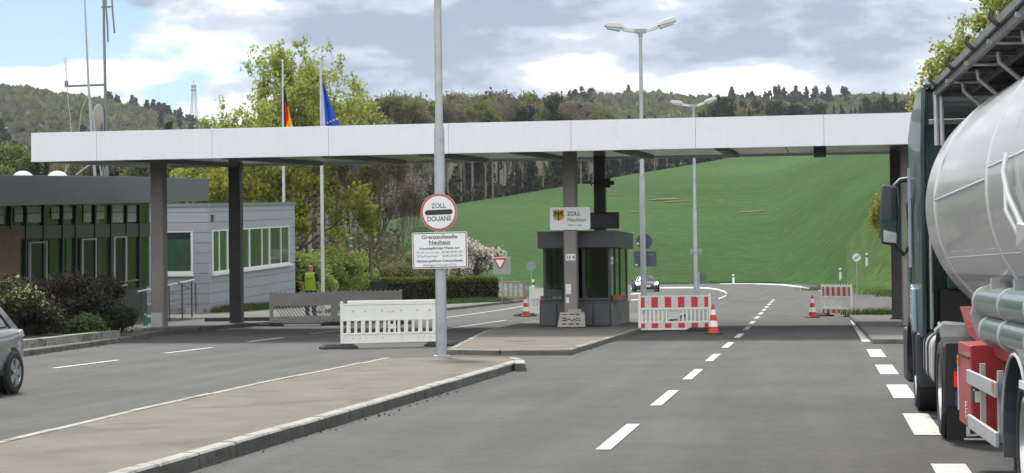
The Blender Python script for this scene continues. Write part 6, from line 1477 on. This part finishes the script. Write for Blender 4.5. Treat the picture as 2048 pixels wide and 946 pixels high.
# right-hand trees
mb, C = make_tree_data(57, 17.0, 7.6, 5.0, 6, 6, .6, 7, .16, .62, .22, .08, 1.2, .76)
tree('roadside_tree', 'tall tree in yellow green leaf rising above the tanker truck', 'tree', G0(2052, 70), mb, C, leafm('leaves_right', (.33, .36, .09)), .17, seed=7)
mb, C = make_tree_data(58, 9.2, 4.9, 3.2, 5, 5, .6, 14, .25, 1, .11, .05, 1.2)
tree('young_tree', 'small bright yellow tree beside the right canopy column in front of the field', 'tree', G0(1832, 120), mb, C, l_yel, .17, seed=8)
# blossom bush
mb, C = make_tree_data(61, 3.7, 2.7, .3, 5, 7, .6, 6, .13, 1, .05, .1, 1.3)
o = tree('blossoming_shrub', 'shrub covered in white blossom standing behind the hedge', 'shrub', G0(953, 112), mb, C[::3], l_green, .12, seed=9)
V_, F_ = leafmesh(C+rng.normal(size=C.shape)*.05, .13, .9, seed=10); npmesh('blossom', V_, F_, l_white, parent=o)
# lime green shrubs beyond the person
for i, (px, d, H, w_, lm_, lab) in enumerate(((655, 104, 3.4, 3.6, l_lime, 'lime green shrub behind the right flagpole'), (612, 98, 2.9, 2.6, l_lime, 'lime green shrub directly behind the person'), (705, 112, 3.2, 3.4, l_lime, 'lime green shrub left of the bare tree'), (770, 116, 2.2, 4.0, l_olive, 'low olive shrub right of the bare tree'), (815, 122, 3.0, 3.6, l_olive, 'olive shrub behind the left end of the hedge'), (860, 130, 2.3, 4.0, l_olive, 'olive bush partly hidden by the opening hours sign'))):
    mb, C = make_tree_data(70+i, H, w_, .25, 4, 8, .65, 13, .2, 1, .05, .05, 1.35)
    tree('shrub', lab, 'shrub', G0(px, d), mb, C, lm_, .15, seed=20+i)
# shrubs in the left bed
def bed(px, dd, H, w_, lm_, lab, seed, size=.07, extra=None, z=.24):
    g = DP(px, 650, dd); g.z = z; mb, C = make_tree_data(seed, H, w_, .12, 4, 9, .7, 16, .13, 1, .03, .05, 1.4)
    o = tree('shrub', lab, 'shrub', g, mb, C, lm_, size, seed=seed)
    if extra:
        k = C[(C[:, 2] > H*.55) & (C[:, 0] > -w_*.4)][::extra[1]]; V_, F_ = leafmesh(k, size*1.3, .9, seed=2); npmesh('blossom', V_, F_, extra[0], parent=o)
    return o
bed(20, 47, 1.45, 2.0, leafm('leaves_bed', (.048, .05, .024), .45, .2), 'pale flowering bush in the bed just behind the estate car', 81, .075, (leafm('blossom_cream', (.42, .46, .20), .2), 9))
bed(75, 50, 1.3, 1.8, l_brown, 'dark brown shrub between the flowering bush and the larger reddish shrub', 86)
bed(128, 50, 1.55, 2.0, leafm('leaves_reddish', (.04, .036, .017), .5, .15), 'reddish brown shrub under the office windows', 82)
bed(188, 53, 1.5, 1.9, leafm('leaves_dull', (.038, .036, .018), .5, .15), 'dull green rounded shrub at the right end of the planting bed', 83)
bed(172, 48.5, .25, .35, leafm('leaves_small', (.06, .10, .03), .3, .3), 'small fresh green plant at the kerb in the planting bed', 84, .07)
bed(228, 50.5, .6, .9, l_dark, 'small dark green fern at the corner of the planting bed', 85, .07)
# hedge
h0_, h1_ = DP(780, 600, 96), DP(997, 600, 103); h0_.z = h1_.z = 0; dv = (h1_-h0_); Lh = dv.length; dv.normalize(); nv_ = Vector((-dv.y, dv.x, 0)); Hh = 1.42; Wh = 1.5
o = thing('hedge', 'long clipped dark hedge along the far pavement left of the booth', 'hedge', h0_)
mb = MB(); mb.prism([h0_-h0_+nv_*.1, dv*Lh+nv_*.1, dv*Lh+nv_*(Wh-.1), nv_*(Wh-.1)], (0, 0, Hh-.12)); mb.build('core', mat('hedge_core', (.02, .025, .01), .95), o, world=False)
n = 26000; q = rng.random((n, 3)); face = rng.random(n); u_ = q[:, 0]*Lh; wz_ = q[:, 2]*Hh; ww_ = q[:, 1]*Wh
ff = face < .6; tt_ = (face >= .6) & (face < .93); ee = face >= .93
ww_ = np.where(ff, rng.normal(0.03, .05, n), ww_); wz_ = np.where(tt_, Hh+rng.normal(-.03, .045, n), wz_); u_ = np.where(ee, Lh+rng.normal(0, .05, n), u_)
ww_ = ww_+.05*np.sin(u_*3.1); wz_ = wz_+.03*np.sin(u_*1.9+1)*(wz_ > .8)
P_ = u_[:, None]*np.array(dv)[None]+ww_[:, None]*np.array(nv_)[None]+wz_[:, None]*np.array([[0, 0, 1]])
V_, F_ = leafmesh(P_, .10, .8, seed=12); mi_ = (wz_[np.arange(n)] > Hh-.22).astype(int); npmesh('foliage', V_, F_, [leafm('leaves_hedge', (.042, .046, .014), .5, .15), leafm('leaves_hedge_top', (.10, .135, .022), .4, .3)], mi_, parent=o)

# ---------------------------------------------------------------- the wood above the field
def wood_variant(seed, kind):
    """returns branch MB, leaf centres for a 1-unit = 1 m tree 24 m tall"""
    if kind == 'spruce':
        r2 = np.random.default_rng(seed); H = 24; mb = MB(); mb.tube([(0, 0, -1), (0, 0, H*.96)], [.28, .04], 6); Cs = []
        z = H*.12
        while z < H:
            rad = 3.3*(1-(z/H))**.85+.1; k = int(8+rad*5)
            for j in range(k):
                a = r2.random()*6.283; m_ = int(5+rad*3); t_ = np.linspace(.12, 1, m_)[:, None]*rad*r2.uniform(.7, 1.12); dr = np.array([[math.cos(a), math.sin(a), 0]])
                Cs.append(dr*t_+np.array([[0, 0, z]])-np.array([[0, 0, 1]])*t_*r2.uniform(.2, .5)+r2.normal(size=(m_, 3))*.13)
            z += .62*r2.uniform(.8, 1.2)
        return mb, np.concatenate(Cs)
    if kind == 'bare': return make_tree_data(seed, 24, 8.5, 11, 6, 5, .42, 3, .45, .9, .26, .2, .8, .78, wob=.1)
    return make_tree_data(seed, 24, 9.5, 9, 5, 6, .55, 9, .6, 1, .26, .12, .95, .76, wob=.12)
LAB = {'bare': ('forest_tree', 'tall bare greyish brown tree with pale trunk in the wood above the green field', 'tree'), 'olive': ('forest_tree', 'tall brownish olive budding tree in the wood above the green field', 'tree'),
       'green': ('forest_tree', 'tree in fresh green leaf in the wood above the green field', 'tree'), 'spruce': ('spruce_tree', 'dark green spruce standing in the wood above the field', 'tree'), 'dark': ('forest_tree', 'dark evergreen broad tree in the wood above the green field', 'tree')}
PROT = {}
def prot(kind, i):
    if (kind, i) in PROT: return PROT[(kind, i)]
    mb, C = wood_variant(100+i*7+len(kind), 'spruce' if kind == 'spruce' else ('bare' if kind in ('bare', 'olive') else 'green'))
    lm_, sz_, bm_ = {'bare': (l_grey, .34, barkp), 'olive': (l_bud if i % 2 else l_olive, .42, barkp), 'green': (leafm('leaves_wood', (.15, .18, .055), .35), .55, barkp), 'spruce': (l_spruce, .52, barkd), 'dark': (l_dark, .6, barkd)}[kind]
    me_b = mb.build('b', bm_, None, angle=60); V_, F_ = leafmesh(C, sz_, .7 if kind != 'bare' else .35, seed=i+50); me_l = npmesh('l', V_, F_, lm_)
    PROT[(kind, i)] = (me_b.data, me_l.data); bpy.data.objects.remove(me_b); bpy.data.objects.remove(me_l); return PROT[(kind, i)]
def plant(kind, i, px, d, ytop, rnd, grp='trees of the wood above the field', lab=None, wmul=1.0):
    g = G0(px, d); H = DP(px, ytop, d).z-g.z
    if H < 3: return
    nm, lb, ct = LAB[kind]; o = thing(nm, lab or lb, ct, g, rnd.uniform(0, 6.28), grp); s_ = H/24; w_ = s_*wmul*rnd.uniform(.9, 1.15); o.scale = (w_, w_, s_)
    a, b_ = prot(kind, i)
    for nm2, me in (('trunk', a), ('crown', b_)):
        c = bpy.data.objects.new(nm2, me); COL.objects.link(c); c.parent = o
TOP = [(600, 262), (650, 240), (700, 207), (760, 212), (800, 182), (860, 208), (920, 188), (1000, 184), (1080, 194), (1130, 187), (1180, 204), (1240, 236), (1300, 226), (1350, 236), (1400, 228), (1450, 190), (1500, 208), (1560, 204), (1600, 214), (1700, 202), (1760, 190), (1860, 192)]
rnd = random.Random(4)
for row, (dd, step, lo, hi) in enumerate(((6, 19, 640, 1560), (22, 23, 640, 1600), (45, 26, 620, 1640), (80, 30, 600, 1660))):
    px = lo+row*7
    while px < hi:
        d = float(lerp_tab(px, RIDGE_R))+dd+rnd.uniform(-4, 5); top = float(lerp_tab(px, TOP))+rnd.uniform(-6, 20)+(6 if row == 0 else 0)
        x = rnd.random()
        if px < 1180: kind = 'bare' if x < .30 else ('olive' if x < .64 else ('green' if x < .84 else ('dark' if x < .93 else 'spruce')))
        elif px < 1420: kind = 'bare' if x < .3 else ('olive' if x < .55 else ('green' if x < .68 else 'spruce'))
        else: kind = 'spruce' if x < .62 else ('olive' if x < .8 else 'dark')
        if 1230 < px < 1430 and kind != 'spruce': top += 8
        plant(kind, rnd.randint(0, 2), px, d, top, rnd, wmul=.72 if row == 0 else .95); px += step*rnd.uniform(.6, 1.4)*(0.8 if px > 1300 else 1)
for px in list(np.arange(1430, 1870, 11.0)):
    x = rnd.random(); plant('spruce' if x < .72 else ('dark' if x < .85 else 'olive'), rnd.randint(0, 2), px+rnd.uniform(-4, 4), 690+rnd.uniform(-30, 90), float(lerp_tab(px, TOP))+rnd.uniform(-8, 18), rnd, wmul=.95)
# middle distance trees at the left, behind the buildings and on the valley side
GL = 'trees on the valley side at the left'
for px in list(np.arange(-60, 660, 17.0)):
    d = rnd.uniform(170, 300); x = rnd.random(); kind = 'bare' if x < .3 else ('olive' if x < .58 else ('green' if x < .78 else 'spruce'))
    top = rnd.uniform(285, 330) if px < 430 else rnd.uniform(225, 285); lb = {'bare': 'bare brown tree on the valley side behind the canopy at the left', 'olive': 'brownish budding tree on the valley side behind the canopy at the left', 'green': 'green leafing tree on the valley side behind the canopy at the left', 'spruce': 'dark spruce on the valley side behind the canopy at the left'}[kind]
    plant(kind, rnd.randint(0, 2), px, d, top, rnd, GL, lb)
for px in list(np.arange(655, 850, 12.0)):
    x = rnd.random(); kind = 'bare' if x < .5 else ('olive' if x < .85 else 'green')
    plant(kind, rnd.randint(0, 2), px, rnd.uniform(235, 330), rnd.uniform(250, 330)+(px-655)*.25, rnd, GL, 'twiggy brown tree on the slope left of the green field' if kind == 'bare' else ('budding tree on the slope left of the green field' if kind == 'olive' else 'green tree on the slope left of the green field'))
# undergrowth below the wood's edge
n = 15000; px = rng.uniform(600, 1640, n); dd = lerp_tab(px, RIDGE_R)+rng.uniform(3, 75, n)
lat = (px-1024)/3700*dd; PX = lat*_r0.x+dd*_f0.x; PY = lat*_r0.y+dd*_f0.y; hh = rng.random(n)**1.8*8*(.4+.6*np.sin(px*.05)**2); 
P_ = np.stack([PX, PY, terrain(PX, PY)+hh], 1); V_, F_ = leafmesh(P_, 1.5, .8, seed=77)
tag(npmesh('undergrowth', V_, F_, [leafm('under_dark', (.055, .05, .028), .5, .1), leafm('under_green', (.05, .075, .02), .4, .2)], (rng.random(n) < .25).astype(int)), kind='stuff')
n = 9000; px = rng.uniform(560, 800, n); dd = rng.uniform(150, 260, n); lat = (px-1024)/3700*dd; PX = lat*_r0.x+dd*_f0.x; PY = lat*_r0.y+dd*_f0.y
P_ = np.stack([PX, PY, terrain(PX, PY)+rng.random(n)**1.5*3.2], 1); V_, F_ = leafmesh(P_, .5, .8, seed=78)
tag(npmesh('undergrowth', V_, F_, [leafm('scrub_olive', (.09, .10, .035), .4, .2), leafm('scrub_brown', (.08, .065, .035), .4, .1)], (rng.random(n) < .5).astype(int)), kind='stuff')

# ---------------------------------------------------------------- far wooded hills: crowns beyond counting
def crown_template(seed, conifer):
    r2 = np.random.default_rng(seed)
    if conifer:
        n = 80; z = r2.random(n)**1.2; rad = .40*(1-z)**.9; a = r2.random(n)*6.283; C = np.stack([np.cos(a)*rad, np.sin(a)*rad, z*1.55], 1); return leafmesh(C, .25, .8, seed=seed)
    n = 105; d_ = r2.normal(size=(n, 3)); d_ /= np.linalg.norm(d_, axis=1, keepdims=True); d_[:, 2] = np.abs(d_[:, 2]); C = d_*r2.uniform(.6, 1, (n, 1))*np.array([[.62, .62, .75]]); C[:, 2] += .3
    return leafmesh(C, .27, .9, seed=seed)
temps = [crown_template(200+i, False) for i in range(5)]+[crown_template(300+i, True) for i in range(3)]
far_m = [leafm('far_green', (.115, .15, .062), .2, .2), leafm('far_olive', (.13, .135, .07), .2, .2), leafm('far_grey', (.14, .125, .09), .2, .2), leafm('far_lime', (.16, .20, .07), .2, .2), leafm('far_conifer', (.025, .042, .028), .3, 0)]
Vs, Fs, Ms = [], [], []; off = 0
def scatter(n, u0, u1, r0_, r1_, pc, sz):
    global off
    for _ in range(n):
        u = random.uniform(u0, u1); rr_ = math.sqrt(random.uniform(r0_**2, r1_**2)); lt = (u-1024)/3700*rr_; x = lt*_r0.x+rr_*_f0.x; y = lt*_r0.y+rr_*_f0.y; z = float(terrain(x, y))
        cl = math.sin(x*.021+2)*math.sin(y*.017+x*.009)+random.gauss(0, .25); con = cl > (1-pc)*1.1+.17
        t_ = random.randint(5, 7) if con else random.randint(0, 4); s_ = sz*random.uniform(.7, 1.25)*(1.0 if con else 1.0); V_, F_ = temps[t_]; ca, sa = math.cos(u*7), math.sin(u*7)
        W = V_*s_; W = np.stack([W[:, 0]*ca-W[:, 1]*sa+x, W[:, 0]*sa+W[:, 1]*ca+y, W[:, 2]+z-.5], 1)
        Vs.append(W); Fs.append(F_+off); off += len(V_); g_ = math.sin(x*.013)*math.cos(y*.011); m_ = 4 if con else (3 if random.random() < .1+.08*g_ else (0 if random.random() < .5+.3*g_ else random.choice((1, 2)))); Ms.append(np.full(len(F_), m_))
scatter(3600, -120, 470, 330, 1560, .45, 11)
scatter(600, -120, 470, 1480, 1560, .4, 10)
scatter(800, 470, 1150, 900, 1560, .3, 11)
scatter(2200, 1130, 1960, 820, 1560, .35, 11)
tag(npmesh('wooded_hillside', np.concatenate(Vs), np.concatenate(Fs), far_m, np.concatenate(Ms)), kind='stuff')

# ---------------------------------------------------------------- grass along the edges
def tufts(pts, n, h, spread):
    out_v, out_f = [], []; k = 0
    for _ in range(n):
        i = random.randrange(len(pts)-1); t_ = random.random(); p = pts[i].lerp(pts[i+1], t_)+Vector((random.gauss(0, spread), random.gauss(0, spread), 0)); a = random.random()*6.28; w_ = .02; hh = h*random.uniform(.4, 1.2); l_ = Vector((random.gauss(0, .4), random.gauss(0, .4), 1))*hh
        c, s_ = math.cos(a)*w_, math.sin(a)*w_; out_v += [(p.x-c, p.y-s_, p.z), (p.x+c, p.y+s_, p.z), (p.x+l_.x, p.y+l_.y, p.z+l_.z)]; out_f.append((k, k+1, k+2)); k += 3
    return out_v, out_f
av, af = [], []; 
for pts, n, h, sp in (([Vector((XB+.5, YB, .12)), Vector((XB+.5, YB2, .12))], 5000, .32, .35), ([DP(860, 600, 94), DP(1000, 600, 101)], 4000, .25, .4), ([Vector((1.2, 65.5, .1)), Vector((8, 65.8, .1))], 2500, .25, .3),
                      ([G(1640, 581), G(1700, 577), G(1760, 583), G(1800, 594)], 3500, .4, .8), ([G(1300, 568.3), G(1450, 566.3), G(1560, 566.5)], 2000, .3, 1.2)):
    for p in pts:
        if p.z > .5 or p.z < 0: p.z = max(.02, min(.3, p.z))
        if (p-Vector((0, 0, 0))).length > 92 and p.z > .15: p.z = .12
    v_, f_ = tufts(pts, n, h, sp); o_ = len(av); av += v_; af += [(a+o_, b_+o_, c+o_) for a, b_, c in f_]
gt = npmesh('grass', np.array(av), np.array(af), leafm('grass_blades', (.055, .095, .022), .4, .25)); tag(gt, kind='stuff')

# dead leaves and grit lying along the kerbs
lv = []
for pts_, n_ in ((ring_r[:4], 110), (kl, 260), (bi[:5], 40)):
    for _ in range(n_):
        i = random.randrange(len(pts_)-1); t_ = random.random(); p = pts_[i].lerp(pts_[i+1], t_); q_ = (pts_[i+1]-pts_[i]).normalized(); s_ = -abs(random.gauss(0, .12))-.02
        lv.append((p.x-q_.y*s_, p.y+q_.x*s_, .012))
V_, F_ = leafmesh(np.array(lv), .038, .7, flat=.85, seed=91); tag(npmesh('leaf_litter', V_, F_, mat('litter', (.11, .09, .06), .9, island=.4)), kind='stuff')
# ---- air between here and the hills
hz = bpy.data.materials.new('haze'); hz.use_nodes = True; t = hz.node_tree; t.nodes.clear()
o_ = N(t, 'ShaderNodeOutputMaterial'); v_ = N(t, 'ShaderNodeVolumePrincipled'); v_.inputs['Color'].default_value = (.80, .87, .97, 1); v_.inputs['Density'].default_value = 0.00009; v_.inputs['Anisotropy'].default_value = .0
t.links.new(v_.outputs[0], o_.inputs['Volume'])
hb = MB(); hb.bb(-4400, 4400, -4400, 4400, -4, 330); tag(hb.build('haze', hz), kind='stuff')
